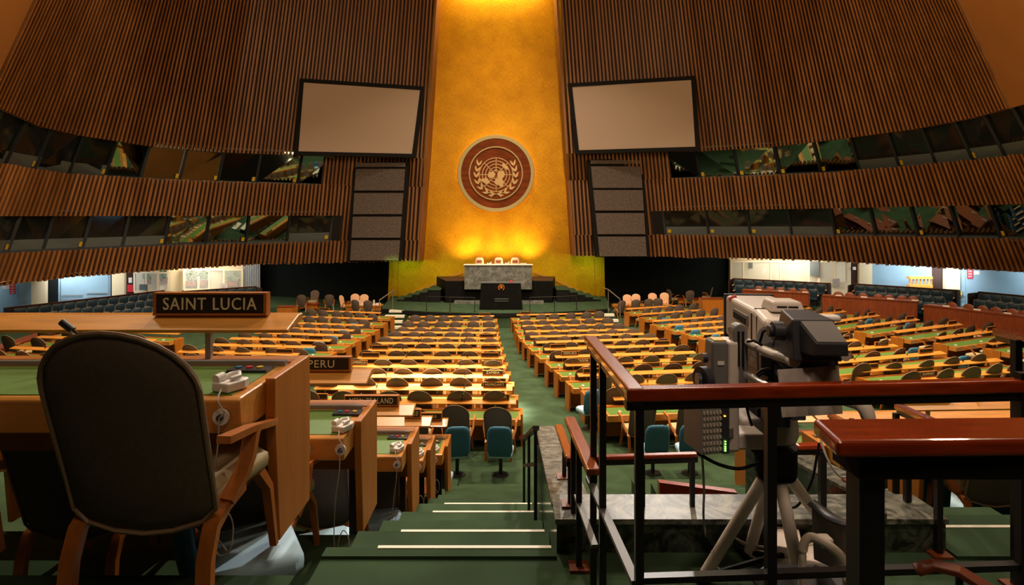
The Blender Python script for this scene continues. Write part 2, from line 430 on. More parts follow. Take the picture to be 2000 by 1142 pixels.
# ---- back walls under the galleries
BW = {-1: [(-160, 26.5), (0, 29.5), (130, 33), (300, 37.2), (510, 42.5)], 1: [(1425, 43), (1640, 39), (1860, 35), (2060, 31), (2300, 27)]}
def bwd(x): return interp(BW[-1 if x < 900 else 1], x)
def bbox(mb, x0, x1, y0, y1, off=0.0, th=.1, mi=0):
    d0, d1 = bwd(x0)-off, bwd(x1)-off
    a, b_, c, d = P(x0, y1, d0), P(x1, y1, d1), P(x1, y0, d1), P(x0, y0, d0)
    e = Vector((0, th, 0))
    mb.hexa([a, b_, b_+e, a+e, d, c, c+e, d+e], mi)
def bobj(name, rects, m_, off=0.0, th=.1, parent=None):
    mb = MB()
    for r_ in rects: bbox(mb, *r_, off=off, th=th)
    return mb.obj(name, m_, parent)
for (x0, x1, m_, nm) in ((-160, 68, 'blue_wall', 'wall_left'), (68, 95, 'beige', 'wall_left'), (95, 114, 'dark_wall', 'wall_left'), (114, 216, 'blue_wall', 'wall_left'), (216, 224, 'slat_back', 'wall_left'),
                         (224, 248, 'beige', 'wall_left'), (248, 262, 'slat_back', 'wall_left'), (262, 330, 'cream', 'wall_left'), (330, 358, 'beige', 'wall_left'), (358, 474, 'cream', 'wall_left'),
                         (1425, 1662, 'cream', 'wall_right'), (1662, 1674, 'slat_back', 'wall_right'), (1674, 1699, 'beige', 'wall_right'), (1699, 1820, 'blue_wall', 'wall_right'),
                         (1820, 1840, 'slat_back', 'wall_right'), (1840, 1869, 'beige', 'wall_right'), (1869, 2300, 'blue_wall', 'wall_right')):
    d0, d1 = bwd(x0), bwd(x1); mb = MB()
    a, b_ = P(x0, 430, d0), P(x1, 430, d1); e = Vector((0, .2, 0))
    z0, z1 = CZ-5.6, CZ-1.6
    pr = .25 if m_ == 'beige' else 0
    a.y -= pr; b_.y -= pr
    def zz(p, z): return Vector((p.x, p.y, z))
    mb.hexa([zz(a, z0), zz(b_, z0), zz(b_, z0)+e, zz(a, z0)+e, zz(a, z1), zz(b_, z1), zz(b_, z1)+e, zz(a, z1)+e])
    struct(mb.obj(nm, m_))
# ceiling of the gallery soffit above the back walls
for s, side in ((-1, 'left'), (1, 'right')):
    mb = MB(); vs = []; qs = [125+i*35 for i in range(28)]
    for q in qs:
        e = wall_pt(s, q, 'E', .004, -6); x = wall_node(s, q)['E'][0]
        o = inner(e, -8.5); vs += [e, Vector((o.x, o.y, e.z+.5))]
    mb.add(vs, [(2*i, 2*i+1, 2*i+3, 2*i+2) for i in range(len(qs)-1)])
    struct(mb.obj('ceiling', 'beige'))
# curtain at the left booth end
mb = MB(); n = 20
pts = []
for i in range(n+1):
    x = lerp(474, 509, i/n); pts.append(P(x, 430, bwd(x)-.3-(.12 if i % 2 else 0)))
vs = []
for p in pts: vs += [Vector((p.x, p.y, CZ-5.4)), Vector((p.x, p.y, CZ-1.8))]
mb.add(vs, [(2*i, 2*i+2, 2*i+3, 2*i+1) for i in range(n)])
tag(mb.obj('curtain', 'curtain'), 'grey pleated curtain at the end of the left glass booth', 'curtain')
# glazed booths: frames, panes, plants, notices
def booth(x0, x1, ytop, ybot, nm, posts, label):
    r = empty('glass_booth', P((x0+x1)/2, ybot+30, bwd((x0+x1)/2)-.6), 0, label, 'booth')
    inv = Matrix.Translation(-r.location)
    fr = MB(); fr.T = inv
    for x in posts: bbox(fr, x-1.6, x+1.6, ytop, ybot, .6, .12)
    bbox(fr, x0, x1, ytop, ytop+3, .6, .12); bbox(fr, x0, x1, ybot-2, ybot+25, .6, .12)
    fr.obj('frame', 'cream', r)
    for a, b_ in zip(posts, posts[1:]):
        g = MB(); g.T = inv; bbox(g, a+1.6, b_-1.6, ytop+3, ybot-2, .57, .03); g.obj('pane', 'glass', r)
    return r
booth(262, 330, 531, 570, 'l', [262, 285, 308, 329], 'small glazed booth with cream frames right of the left column')
booth(358, 474, 525, 566, 'l', [359, 387, 408, 437, 473], 'long lit glass booth with plants inside at the left')
booth(1427, 1655, 509, 553, 'r', [1428, 1452, 1506, 1525, 1580, 1600, 1632, 1655], 'long lit glass booth with cream frames under the right gallery')
for (x0, x1, y0, y1, side) in ((362, 386, 530, 551, 0), (390, 405, 530, 549, 0), (440, 465, 532, 551, 0), (281, 290, 532, 548, 0), (312, 326, 530, 545, 0)):
    mb = MB(); 
    for k in range(60):
        x = R.uniform(x0, x1); y = R.uniform(y0, y1-2); d = bwd(x)-.25-R.random()*.25
        c = P(x, y, d); a = R.uniform(0, 6.28); l = R.uniform(.12, .3)
        mb.add([c, c+Vector((math.cos(a)*l, .02, math.sin(a)*l)), c+Vector((math.cos(a+.5)*l*.7, -.02, math.sin(a+.5)*l*.7))], [(0, 1, 2)])
    b2 = P((x0+x1)/2, y1+6, bwd((x0+x1)/2)-.35)
    r = empty('potted_plant', b2, 0, {362: 'leafy plant in terracotta planter, leftmost pane of long left booth', 390: 'leafy plant in narrow second pane of the long left booth', 440: 'leafy plant in terracotta planter at the right end of left booth', 281: 'dim plant in first pane of the small left booth', 312: 'dim plant in last pane of the small left booth'}[x0], 'plant', 'plants in the left booths')
    mb.T = None; mb.v = [tuple(Vector(v)-b2) for v in mb.v]; mb.obj('foliage', 'plant', r)
    pt = MB(); pt.T = Matrix.Translation(-b2); bbox(pt, x0+1, x1-1, y1-2, y1+8, .4, .3); pt.obj('planter', 'terracotta', r)
for (x0, x1, y0, y1, m_, lab) in ((248.5, 259, 556, 570, 'red_sign', 'dark red notice beside the small left booth'), (251, 257, 542, 552, 'white', 'white notice above the dark red notice at left'),
        (18.5, 29, 553, 574, 'red_sign', 'red vertical sign on the blue wall at far left'), (4, 17, 556, 564, 'white', 'white notice left of the red sign at far left'),
        (1890, 1900, 522, 544, 'red_sign', 'red vertical sign on the blue wall at right'), (1903, 1914, 529, 536, 'white', 'white notice right of the red sign'),
        (1871, 1879, 569, 580, 'yellow', 'small orange notice low on the blue wall beside right column'), (1583, 1600, 510, 539, 'sill', 'dark framed panel in the right booth'),
        (1490, 1496, 524, 533, 'white', 'small white notice inside the right booth'), (1463, 1470, 513, 524, 'sill', 'dark plaque inside the right booth'), (1666, 1672, 521, 527, 'white', 'white tag on the dark door by the right column'),
        (272, 286, 555, 566, 'sill', 'grey equipment box in the small left booth window'), (352, 366, 554, 566, 'white', 'pale box on the sill of the long left booth'), (430, 445, 553, 565, 'cloth', 'grey machine on the sill of the long left booth'), (1538, 1552, 547, 557, 'cloth', 'grey machine on the sill of the right booth'), (1626, 1640, 544, 560, 'cloth', 'grey box standing near the right end of right booth')):
    o = bobj('wall_notice' if (y1-y0 > 8 and m_ in ('red_sign', 'white', 'yellow')) else 'wall_panel', [(x0, x1, y0, y1)], m_, .75 if m_ in ('cloth', 'sill') else .12, .06); tag(o, lab, 'sign' if m_ in ('red_sign', 'white', 'yellow') else 'panel')
# lettering strips on the red signs (illegible bars as in the photo)
for (x, ys) in ((1895, (524, 529, 534, 539)), (23.8, (557, 562, 567, 571))):
    o = bobj('lettering_marks', [(x-3, x+3, y, y+1.2) for y in ys], 'white', .14, .02)
    pr = [q for q in COL.objects if q.name.startswith('wall_notice') and q.get('label', '').startswith('red vertical') and (('right' in q['label']) == (x > 900))][0]
    o.parent = pr
# orange bench rack on right
r = empty('wooden_bench', P(1800, 575, 34), 0, 'orange wooden bench with slatted back against the right blue wall', 'bench')
mb = MB(); mb.T = Matrix.Translation(-r.location)
for x in (1778, 1785, 1792, 1799, 1806, 1813, 1820): bbox(mb, x-1, x+1, 543, 560, .8, .08)
mb.obj('slat', 'maple', r)
mb = MB(); mb.T = Matrix.Translation(-r.location); bbox(mb, 1777, 1822, 540, 545, .9, .3); bbox(mb, 1777, 1822, 556, 575, .9, .3); mb.obj('rail', 'maple', r)
# doors on blue walls (seams)
n = 0
for rects in ([(1869, 1886, 520, 600), ], [(1886, 1933, 520, 600)], [(1935, 1990, 524, 600)], [(36, 60, 552, 612)], [(118, 165, 545, 600)], [(167, 212, 541, 596)]):
    n += 1; mb = MB()
    for (x0, x1, y0, y1) in rects: bbox(mb, x0+.8, x1-.8, y0-30, y1+12, .06, .06)
    d = struct(mb.obj('door_%d' % n, 'blue_wall'))
    x0, x1, y0, y1 = rects[0]
    h = MB(); bbox(h, x0+3, x1-3, y1-24, y1-22.6, .16, .05); bbox(h, x0+3, x1-3, y1-16, y1-14.8, .16, .05); h.obj('push_bar', 'steel', d)

# ================================================================ projection screens and loudspeaker columns
def quad_thing(name, quad, d, inset, label, cat, marks=None):
    q = [P(*p, d_) for p, d_ in zip(quad, d)]
    c = sum(q, Vector())/4; r = empty(name, c, 0, label, cat)
    ql = [p-c for p in q]
    mb = MB()
    inn = [Vector(p)*1 for p in ql]
    e = (ql[1]-ql[0]).normalized(); u = (ql[3]-ql[0]).normalized()
    w = inset
    inn = [ql[0]+e*w+u*w, ql[1]-e*w+u*w, ql[2]-e*w-u*w, ql[3]+e*w-u*w]
    back = Vector((0, .22, 0)); front = Vector((0, -.06, 0))
    for i in range(4):
        j = (i+1) % 4
        mb.hexa([ql[i]+front, ql[j]+front, ql[j]+back, ql[i]+back, inn[i]+front, inn[j]+front, inn[j]+back, inn[i]+back])
    mb.obj('frame', 'matte_black', r)
    s_ = MB(); s_.prism(inn, (0, .1, 0)); s_.obj('screen_surface', 'screen', r)
    if marks:
        m2 = MB(); a, b_ = (P(*p, d[0]-.12)-c for p in marks); m2.sweep([a, b_], .02, .02, rect=True); m2.obj('crack_mark', 'matte_black', r)
    return r
quad_thing('projection_screen', [(574, 303), (812, 308), (829, 169), (586, 153)], (37.0, 38.8, 38.8, 37.0), .24, 'left large blank projection screen in black frame beside the gold wall', 'screen')
quad_thing('projection_screen', [(1124, 301), (1367, 294), (1357, 148), (1109, 163)], (38.8, 37.0, 37.0, 38.8), .24, 'right large blank projection screen in black frame beside the gold wall', 'screen', ((1249, 163), (1250, 177)))
def speaker_column(tl, tr, bl, br, rows, d, label):
    c = P((tl[0]+br[0])/2, (tl[1]+br[1])/2, d); r = empty('loudspeaker_column', c, 0, label, 'loudspeaker')
    mb = MB(); q = [P(*p, d)-c for p in (bl, br, tr, tl)]
    mb.prism(q, (0, .8, 0)); mb.obj('cabinet', 'matte_black', r)
    H = bl[1]-tl[1]
    for (y0, y1, m_) in rows:
        def at(x_side, y):
            t = (y-tl[1])/H; a = lerp(tl[0], bl[0], t); b_ = lerp(tr[0], br[0], t); w = b_-a
            return P(lerp(a, b_, x_side), y, d-.02)-c
        p = MB(); p.prism([at(.06, y1), at(.95, y1), at(.95, y0), at(.06, y0)], (0, -.1, 0)); p.obj('grille', m_, r)
speaker_column((690, 316), (798, 316), (678, 511), (784, 508), ((318, 326, 'speaker'), (330, 372, 'speaker'), (377, 418, 'speaker'), (423, 464, 'speaker'), (469, 508, 'speaker')), 39.0, 'tall column of speaker grilles under the left screen')
speaker_column((1146, 312), (1256, 308), (1165, 502), (1268, 502), ((313, 320, 'speaker'), (325, 367, 'speaker'), (371, 411, 'speaker'), (416, 457, 'speaker'), (462, 500, 'speaker')), 39.0, 'tall column of speaker grilles under the right screen')

# ================================================================ emblem on the gold wall
EC = P(968.5, 338.5, DG-.35); U = (DG-.35)/F   # metres per photo pixel here
er = empty('wall_emblem', EC, 0, 'round wooden emblem with world map and olive branches on gold wall', 'emblem')
mb = MB(); mb.ring((0, 0, 0), 68*U, 75.5*U, 0, .22, n=72); mb.obj('outer_rim', 'emblem_rim', er, smooth=30, bevel=.03)
mb = MB(); mb.disc((0, 0, 0), 69*U, .06, .2, n=72); mb.obj('backing_disc', 'emblem_wood', er)
mb = MB(); mb.ring((0, 0, 0), 50.6*U, 52.8*U, -.06, .08, n=72); mb.obj('inner_ring', 'emblem_rim', er, smooth=30)
def ec(x, y): return (((x-582)/6.924)*U, 0, ((590-y)/6.924)*U)
mb = MB(); g = ec(585, 607); k = U/6.924
for r_ in (228, 186, 143, 100, 57): mb.ring(g, (r_-5)*k, (r_+5)*k, .02, .08, n=56)
for i in range(8):
    a = math.pi/4*i; r0 = 30*k; r1 = 226*k
    mb.sweep([(g[0]+r0*math.cos(a), .045, g[2]+r0*math.sin(a)), (g[0]+r1*math.cos(a), .045, g[2]+r1*math.sin(a))], .05, .05, rect=True, up=(0, 1, 0))
mb.obj('globe_grid', 'emblem_gold', er)
mb = MB()
for poly in ([(480, 590), (515, 565), (560, 575), (578, 600), (560, 640), (520, 655), (480, 640), (470, 610)],
             [(370, 665), (425, 660), (445, 640), (480, 670), (500, 710), (465, 740), (420, 715), (375, 685)],
             [(610, 570), (650, 560), (690, 555), (705, 600), (690, 640), (665, 660), (690, 700), (680, 760), (650, 785), (620, 745), (580, 740), (555, 710), (580, 670), (605, 655), (600, 610)],
             [(665, 470), (685, 450), (720, 490), (750, 520), (745, 545), (700, 520), (670, 490)], [(560, 540), (590, 528), (600, 545), (575, 556)]):
    mb.prism([ec(x, y) for x, y in poly], (0, -.05, 0))
for (f) in mb.v: pass
mb.v = [(x, y+.03, z) for x, y, z in mb.v]; mb.obj('continents', 'emblem_gold', er)
mb = MB()
def leaf(x0, y0, x1, y1, w):
    a, b_ = Vector(ec(x0, y0)), Vector(ec(x1, y1)); t = (b_-a); n_ = Vector((-t.z, 0, t.x)).normalized()*w*k
    mb.prism([a, a.lerp(b_, .35)+n_, a.lerp(b_, .7)+n_*.8, b_, a.lerp(b_, .7)-n_*.6, a.lerp(b_, .35)-n_], (0, -.05, 0))
for s in (-1, 1):
    def X(x): return 585+s*(x-585) if s > 0 else x
    stem = [(345, 480), (320, 560), (318, 640), (345, 730), (400, 800), (480, 850), (560, 870)]
    def mx(x): return x if s < 0 else 1170-x
    for i, (sx, sy) in enumerate(stem):
        nx, ny = stem[max(i-1, 0)]; dx, dy = (nx-sx, ny-sy) if i else (15, -70)
        L = math.hypot(dx, dy); dx /= L; dy /= L; px, py = dy, -dx
        for sg in (-1, 1):
            ax, ay = sx, sy+10; bx, by = sx+dx*78+px*sg*38, sy+dy*78+py*sg*38
            leaf(mx(ax), ay, mx(bx), by, 15)
    mb.sweep([Vector(ec(mx(x), y))+Vector((0, -.02, 0)) for x, y in ((480, 850), (570, 862), (625, 880), (660, 915))], .05, .05, rect=True, up=(0, 1, 0))
mb.v = [(x, y+.04, z) for x, y, z in mb.v]; mb.obj('olive_branches', 'emblem_gold', er)
mb = MB(); mb.ring((0, .24, 0), 66*U, 70*U, 0, .05, n=60); mb.obj('backlight', 'halo', er)

# ================================================================ stage, rostrum
SH = 5.19; SZ = CZ-SH
mb = MB(); n = 24; pts = []
for i in range(n+1):
    t = i/n; x = lerp(745, 1190, t); y = 611-9*(2*t-1)**2*1.0
    d = SH*F/(y-430); pts.append(Vector(((x-1000)/F*d, d, 0)))
outl = pts+[Vector((6.6, 43.3, 0)), Vector((-8.4, 43.3, 0))]
mb.prism(outl, (0, 0, SZ)); struct(mb.obj('floor', ['carpet']))
mb = MB(); mb.sweep([p+Vector((0, -.03, SZ-.13)) for p in pts], .04, .2, rect=True); struct(mb.obj('trim_1', 'matte_black'))
def frombox(name, x0, x1, y0, y1, d, depth, m_, parent=None, base=Vector()):
    mb = MB(); a, b_ = P(x0, y1, d)-base, P(x1, y0, d)-base; mb.box(a.x, b_.x, a.y, a.y+depth, a.z, b_.z); return mb.obj(name, m_, parent)
DB = 38.7
ba = P(975, 591, DB)
r = empty('podium', ba, 0, 'wide black marble podium base below the gold wall', 'podium')
mb = MB(); pl = [P(869.5, 591.5, DB), P(1079.5, 591.5, DB)]; hz = CZ-119*DB/F
fp = [Vector((pl[0].x, DB, SZ)), Vector((pl[1].x, DB, SZ)), Vector((pl[1].x+.35, 41.6, SZ)), Vector((pl[0].x-.9, 41.6, SZ))]
mb.prism([p-ba for p in fp], (0, 0, hz-SZ)); mb.obj('base', 'marble_black', r, bevel=.02)
mb = MB(); mb.prism([p-ba+Vector((0, 0, hz-SZ+.002)) for p in fp], (0, 0, .04)); mb.obj('top_slab', 'slat_back', r)
for (x0, x1) in ((887, 940), (1019, 1062)):
    mb = MB(); a, b_ = P(x0, 594, DB-.6), P(x1, 588, DB-.6); mb.box(a.x-ba.x, b_.x-ba.x, -.6, 0, SZ-ba.z, SZ-ba.z+.16, 0); mb.obj('step', 'marble_grey', r)
dk = P(973, 565, 38.2)
r = empty('presidents_desk', dk, 0, 'grey-green marble desk of the presiding officers above podium', 'desk')
a, b_ = P(907, 565, 38.2)-dk, P(1039, 518, 38.2)-dk
mb = MB(); mb.box(a.x, b_.x, 0, .49, a.z, b_.z); mb.obj('front_panel', 'marble_grey', r, bevel=.01)
mb = MB(); mb.box(a.x-.05, b_.x+.05, -.06, .49, b_.z, b_.z+.05); mb.obj('desktop', 'nosing', r, bevel=.01)
dtz = (b_.z+dk.z)+.07
tops = MB()
lc = P(978, 605, 35.6)
r = empty('speakers_lectern', Vector((lc.x, lc.y, SZ)), 0, 'black marble speaker lectern with small copper emblem at stage front', 'lectern')
w0, w1 = (938-978)/F*35.6, (1018-978)/F*35.6; hh = 52*35.6/F
mb = MB(); mb.hexa([(w0-.05, 0, 0), (w1+.08, 0, 0), (w1+.08, .9, 0), (w0-.05, .9, 0), (w0+.04, .0, hh), (w1-.02, .0, hh), (w1-.02, .8, hh), (w0+.04, .8, hh)]); mb.obj('body', 'marble_black', r, bevel=.02)
mb = MB(); mb.box(w0+.02, w1, -.03, .5, hh, hh+.05); mb.obj('desktop', 'sill', r)
mb = MB(); mb.ring((0.03, -.03, hh-.24), .14, .19, -.02, .03, n=24, a0=math.radians(-60), a1=math.radians(240)); mb.disc((0.03, -.03, hh-.22), .09, -.02, .03); mb.obj('emblem', 'copper', r)
mb = MB(); mb.box(-.35, .45, -.025, .02, .62, .66); mb.box(-.35, .45, -.025, .02, .5, .53); mb.obj('inscription_panel', 'sill', r)
mb = MB(); mb.cyl((.6, .25, hh+.05), (.6, .25, hh+.13), .1); tag(mb.obj('red_microphone_base', 'red_sign', None, loc=Vector((lc.x, lc.y, SZ))), 'small red object on the right of the lectern top', 'lamp')
# presiding chairs
for i, (x, lab) in enumerate(((936.5, 'left'), (974, 'middle'), (1006, 'right'))):
    d = 39.6; r = empty('presiding_chair', Vector(((x-1000)/F*d, d, hz+.045)), 0, '%s of the three bright cream leather chairs behind the marble desk' % lab, 'chair', 'presiding officers chairs')
    ol = [(-.30, .55), (.30, .55), (.29, .95), (.26, 1.25), (.21, 1.37), (.1, 1.40), (-.1, 1.40), (-.21, 1.37), (-.26, 1.25), (-.29, .95)]
    mb = MB(); mb.pillow(ol, .14); mb.obj('backrest', 'peach', r, smooth=50)
    mb = MB(); mb.box(-.17, .17, -.12, -.06, 1.12, 1.22); mb.obj('head_band', 'terracotta', r)
    mb = MB(); mb.box(-.3, .3, -.5, .05, .32, .48); mb.obj('seat', 'peach', r)
    mb = MB(); mb.cyl((0, -.2, 0), (0, -.2, .34), .05); mb.obj('pedestal', 'steel', r)
for i, (x, h, lab) in enumerate(((956, .14, 'left'), (991, .16, 'right'))):
    o = MB(); o.cyl((0, 0, 0), (0, 0, h*.5), .05); o.cyl((.1, 0, 0), (.1, 0, h), .035); o.cyl((-.12, 0, 0), (-.12, 0, .08), .04)
    q = o.obj('water_glasses', 'white', None, smooth=40, loc=Vector(((x-1000)/F*38.4, 38.4, dtz))); tag(q, 'small cluster of glasses on the marble desk, %s one' % lab, 'glasses')
o = MB(); o.box(-.2, .2, -.1, .1, 0, .05); q = o.obj('paper_stack', 'white', None, loc=Vector(((1022-1000)/F*38.4, 38.4, dtz))); tag(q, 'white papers at the right end of the marble desk', 'papers')
# side stairs up to the rostrum, with wooden wall trim
for s in (-1, 1):
    def mx(x): return x if s < 0 else 1948-x
    mb = MB(); n = 5
    for i in range(n):
        xa = lerp(862, 800, i/(n-1)) ; z1 = lerp(hz-.55, SZ+.14, i/(n-1))
        X0 = (mx(xa)-1000)/F*39.3; X1 = (mx(xa-26)-1000)/F*39.3
        x0, x1 = min(X0, X1), max(X0, X1)
        mb.box(x0, x1, 38.9+i*.12, 41.2, z1-.05, z1, 0); mb.box(x0+.02, x1-.02, 38.93+i*.12, 41.15, SZ, z1-.05, 1)
    o = mb.obj('stage_stair', ['carpet', 'matte_black']); tag(o, 'green carpeted stair beside the podium on the %s' % ('left' if s < 0 else 'right'), 'stairs')
    mb = MB(); pts = [P(mx(x), y, 41.7) for x, y in ((770, 582), (790, 578), (815, 568), (840, 558), (862, 547), (885, 538), (905, 532))]
    mb.sweep(pts, .05, .11, rect=True); struct(mb.obj('trim_1', 'maple'))
# glass balustrade posts on the stage edge
post_me = None
mb = MB(); mb.box(-.02, .02, -.02, .02, 0, .82); mb.box(-.06, .06, -.06, .06, 0, .02); post_me = mb.mesh('post', 'black')
r = empty('stage_balustrade', Vector((0, 35.6, SZ)), 0, 'thin black posts with a slim rail along the stage edge', 'railing')
tops = []
for x in (833, 879, 927, 1035, 1083, 1126):
    t = (x-745)/445; y = 609.5-9*(2*t-1)**2; d = SH*F/(y-430)
    inst('post', post_me, r, ((x-1000)/F*d, d-35.6, 0)); tops.append(((x-1000)/F*d, d-35.6, .82))
mb = MB(); mb.sweep([tops[0], tops[1], tops[2]], .012, .012, n=6); mb.sweep(tops[3:], .012, .012, n=6); mb.obj('rail', 'black', r)
# white-nosed steps up to the stage at either end
for s, st in ((-1, ((760, 800, 600, 35.6), (752, 790, 608, 35.0), (745, 786, 617, 34.4), (741, 783, 626, 33.8))), (1, ((1168, 1190, 593, 36.2), (1170, 1200, 602, 35.5), (1178, 1208, 611, 34.8), (1184, 1216, 619, 34.1)))):
    c = P(st[3][0], 640, st[3][3]); c.z = 0; r = empty('stage_steps', c, 0, 'flight of white-nosed steps onto the stage at the %s' % ('left' if s < 0 else 'right'), 'stairs')
    for i, (x0, x1, y, d) in enumerate(st):
        z = SZ*(4-i)/4*.98; X0, X1 = (x0-1000)/F*d-c.x, (x1-1000)/F*d-c.x
        sk = -.25 if s < 0 else .35
        b1 = MB(); b1.hexa([(X0, d-c.y, -.05), (X1, d-c.y+sk*0, -.05), (X1, d-c.y+1.2, -.05), (X0, d-c.y+1.2, -.05), (X0, d-c.y, z-.03), (X1, d-c.y, z-.03), (X1, d-c.y+1.2, z-.03), (X0, d-c.y+1.2, z-.03)]); b1.obj('tread', 'carpet', r)
        b2 = MB(); b2.box(X0, X1, d-c.y-.05, d-c.y+.25, z-.13, z); b2.obj('nosing', 'nosing', r)
for s, pp, lab in ((-1, ((741, 590, 34), (741, 586, 34), (767, 568, 36), (772, 568, 36.2)), 'left'), (1, ((1178, 562, 36.5), (1188, 565, 36), (1211, 584, 34), (1211, 596, 34)), 'right')):
    mb = MB(); mb.sweep([P(*p) for p in pp], .03, .03)
    q = P(*pp[1]); mb.cyl(q, Vector((q.x, q.y, SZ*.5)), .025); q = P(*pp[2]); mb.cyl(q, Vector((q.x, q.y, SZ*.5)), .025)
    tag(mb.obj('handrail', 'steel', smooth=40), 'steel handrail of the %s stage steps' % lab, 'handrail')
# ================================================================ main floor
mb = MB(); nx, ny = 56, 42; x0, x1, y0, y1 = -36, 36, 1.5, 44
def fz(x, y): return floor_z(x, y) if y > 10.2 or abs(x) > 12 else min(floor_z(x, y), 1.27)
vs = [(lerp(x0, x1, i/nx), lerp(y0, y1, j/ny), fz(lerp(x0, x1, i/nx), lerp(y0, y1, j/ny))) for j in range(ny+1) for i in range(nx+1)]
mb.add(vs, [(j*(nx+1)+i, j*(nx+1)+i+1, (j+1)*(nx+1)+i+1, (j+1)*(nx+1)+i) for j in range(ny) for i in range(nx)])
struct(mb.obj('floor', 'carpet', smooth=60))

# ================================================================ chairs
def arch(wb, wt, zb, zs, zt, n=14):
    """tall shield outline: width wb at the bottom, wt at shoulder, elliptical top"""
    pts = [(-wb*.8, zb), (-wb*.4, zb-.03), (0, zb-.04), (wb*.4, zb-.03), (wb*.8, zb), (wb, zb+.05)]
    pts += [(lerp(wb, wt, .5)+.0, lerp(zb, zs, .5))]
    for i in range(n+1):
        a = math.pi*i/n; pts.append((wt*math.cos(a), zs+(zt-zs)*math.sin(a)))
    pts += [(-lerp(wb, wt, .5), lerp(zb, zs, .5)), (-wb, zb+.05)]
    return pts
# a delegate's chair: origin on the floor under the seat, faces +y
AR = arch(.262, .272, .36, .88, 1.10)
mb = MB(); mb.pillow(AR, .07, curve=.5, tilt=.31, z0=.40); mb.v = [(x, y-.25, z) for x, y, z in mb.v]; ME_back = mb.mesh('backrest', 'chair_back', 50)
mb = MB(); 
pp = [(x*1.0, -.25-.02+.5*x*x-(z-.40)*.31, z) for x, z in AR]; mb.sweep(pp+[pp[0]], .009, .009, n=6); ME_pipe = mb.mesh('piping', 'piping', 50)
def seatpad(wf, wr, z0, z1, y0, y1):
    mb = MB(); ol = []
    for (x, y) in ((-wr, y0), (-wf, y1-.05), (-wf+.06, y1), (wf-.06, y1), (wf, y1-.05), (wr, y0)): ol.append((x, y))
    n = len(ol); rings = [(.93, z0), (1, z0+.02), (1.01, (z0+z1)/2), (1, z1-.025), (.9, z1)]
    vs = []; cy = (y0+y1)/2
    for k, z in rings: vs += [(x*k, cy+(y-cy)*k, z) for x, y in ol]
    fs = [(i*n+j, i*n+(j+1) % n, (i+1)*n+(j+1) % n, (i+1)*n+j) for i in range(len(rings)-1) for j in range(n)]
    fs += [tuple(range(n-1, -1, -1)), tuple((len(rings)-1)*n+j for j in range(n))]
    return mb.add(vs, fs)
ME_seat = seatpad(.27, .21, .37, .47, -.19, .27).mesh('seat', 'chair_seat', 40)
def rearleg(s):
    m_ = MB(); m_.sweep([(s*.25, -.02, .40), (s*.25, -.16, .385), (s*.245, -.24, .34), (s*.245, -.285, .24), (s*.25, -.31, .0)], .035, .055, rect=True, up=(1, 0, 0)); return m_.mesh('leg', 'chair_wood', 40)
def frontleg(s):
    m_ = MB(); m_.sweep([(s*.235, .18, .38), (s*.255, .25, .28), (s*.27, .29, .0)], .045, .05, rect=True, up=(1, 0, 0), taper=.6); return m_.mesh('leg', 'chair_wood', 40)
def arm(s):
    m_ = MB(); m_.sweep([(s*.265, -.16, .40), (s*.285, -.08, .47), (s*.29, -.03, .53), (s*.29, .0, .60), (s*.29, .02, .62)], .035, .055, rect=True, up=(1, 0, 0))
    m_.sweep([(s*.28, -.22, .655), (s*.29, -.02, .63), (s*.285, .2, .58), (s*.27, .28, .565)], .055, .028, rect=True, taper=.75); return m_.mesh('armrest', 'chair_wood', 40)
ME_legs = [rearleg(-1), rearleg(1), frontleg(-1), frontleg(1)]; ME_arms = [arm(-1), arm(1)]
mb = MB(); mb.box(-.22, .22, -.2, .2, .34, .375); ME_frame = mb.mesh('seat_frame', 'chair_wood')
mb = MB()
for s in (-1, 1):
    mb.sweep([(s*.25, -.1, .40), (s*.25, -.25, .34), (s*.25, -.3, 0)], .035, .05, rect=True, up=(1, 0, 0))
    mb.sweep([(s*.24, .2, .40), (s*.27, .29, 0)], .045, .045, rect=True, up=(1, 0, 0))
    mb.sweep([(s*.27, -.16, .40), (s*.32, -.05, .55), (s*.32, .03, .66), (s*.32, .26, .69)], .04, .04, rect=True, up=(1, 0, 0))
mb.box(-.22, .22, -.2, .2, .34, .375); ME_midframe = mb.mesh('frame', 'chair_wood')
# far chairs: the whole chair as one mesh
ARF = arch(.245, .285, .36, .90, 1.10, 8)
mb = MB(); mb.pillow(ARF, .07, curve=.5, tilt=.22, z0=.40, prof=[(0, -.5), (.85, -.45), (1, 0), (.85, .45), (0, .5)]); mb.v = [(x, y-.24, z) for x, y, z in mb.v]
mb.box(-.25, .25, -.24, .27, .37, .47, 1)
for s in (-1, 1):
    mb.sweep([(s*.25, -.1, .40), (s*.25, -.3, 0)], .035, .05, 2, rect=True, up=(1, 0, 0)); mb.sweep([(s*.24, .2, .40), (s*.27, .29, 0)], .045, .045, 2, rect=True, up=(1, 0, 0))
    mb.sweep([(s*.27, -.16, .42), (s*.32, .03, .66), (s*.32, .26, .69)], .04, .04, 2, rect=True, up=(1, 0, 0))
ME_farchair = mb.mesh('delegate_chair', ['chair_back', 'chair_seat', 'chair_wood'], 50)
ME_peachchair = ME_farchair.copy(); ME_peachchair.materials[0] = M['peach']; ME_peachchair.materials[1] = M['peach']
def delegate_chair(loc, rz, label, group, detail):
    if detail == 0:
        o = inst('delegate_chair', ME_farchair, None, loc, rz); return tag(o, label, 'chair', group)
    r = empty('delegate_chair', loc, rz, label, 'chair', group)
    bk = inst('backrest', ME_back, r); inst('seat', ME_seat, r)
    if detail == 1: inst('frame', ME_midframe, r); inst('piping', ME_pipe, bk)
    else:
        inst('piping', ME_pipe, bk); inst('seat_frame', ME_frame, r)
        for m_ in ME_legs: inst('leg', m_, r)
        for m_ in ME_arms: inst('armrest', m_, r)
    return r
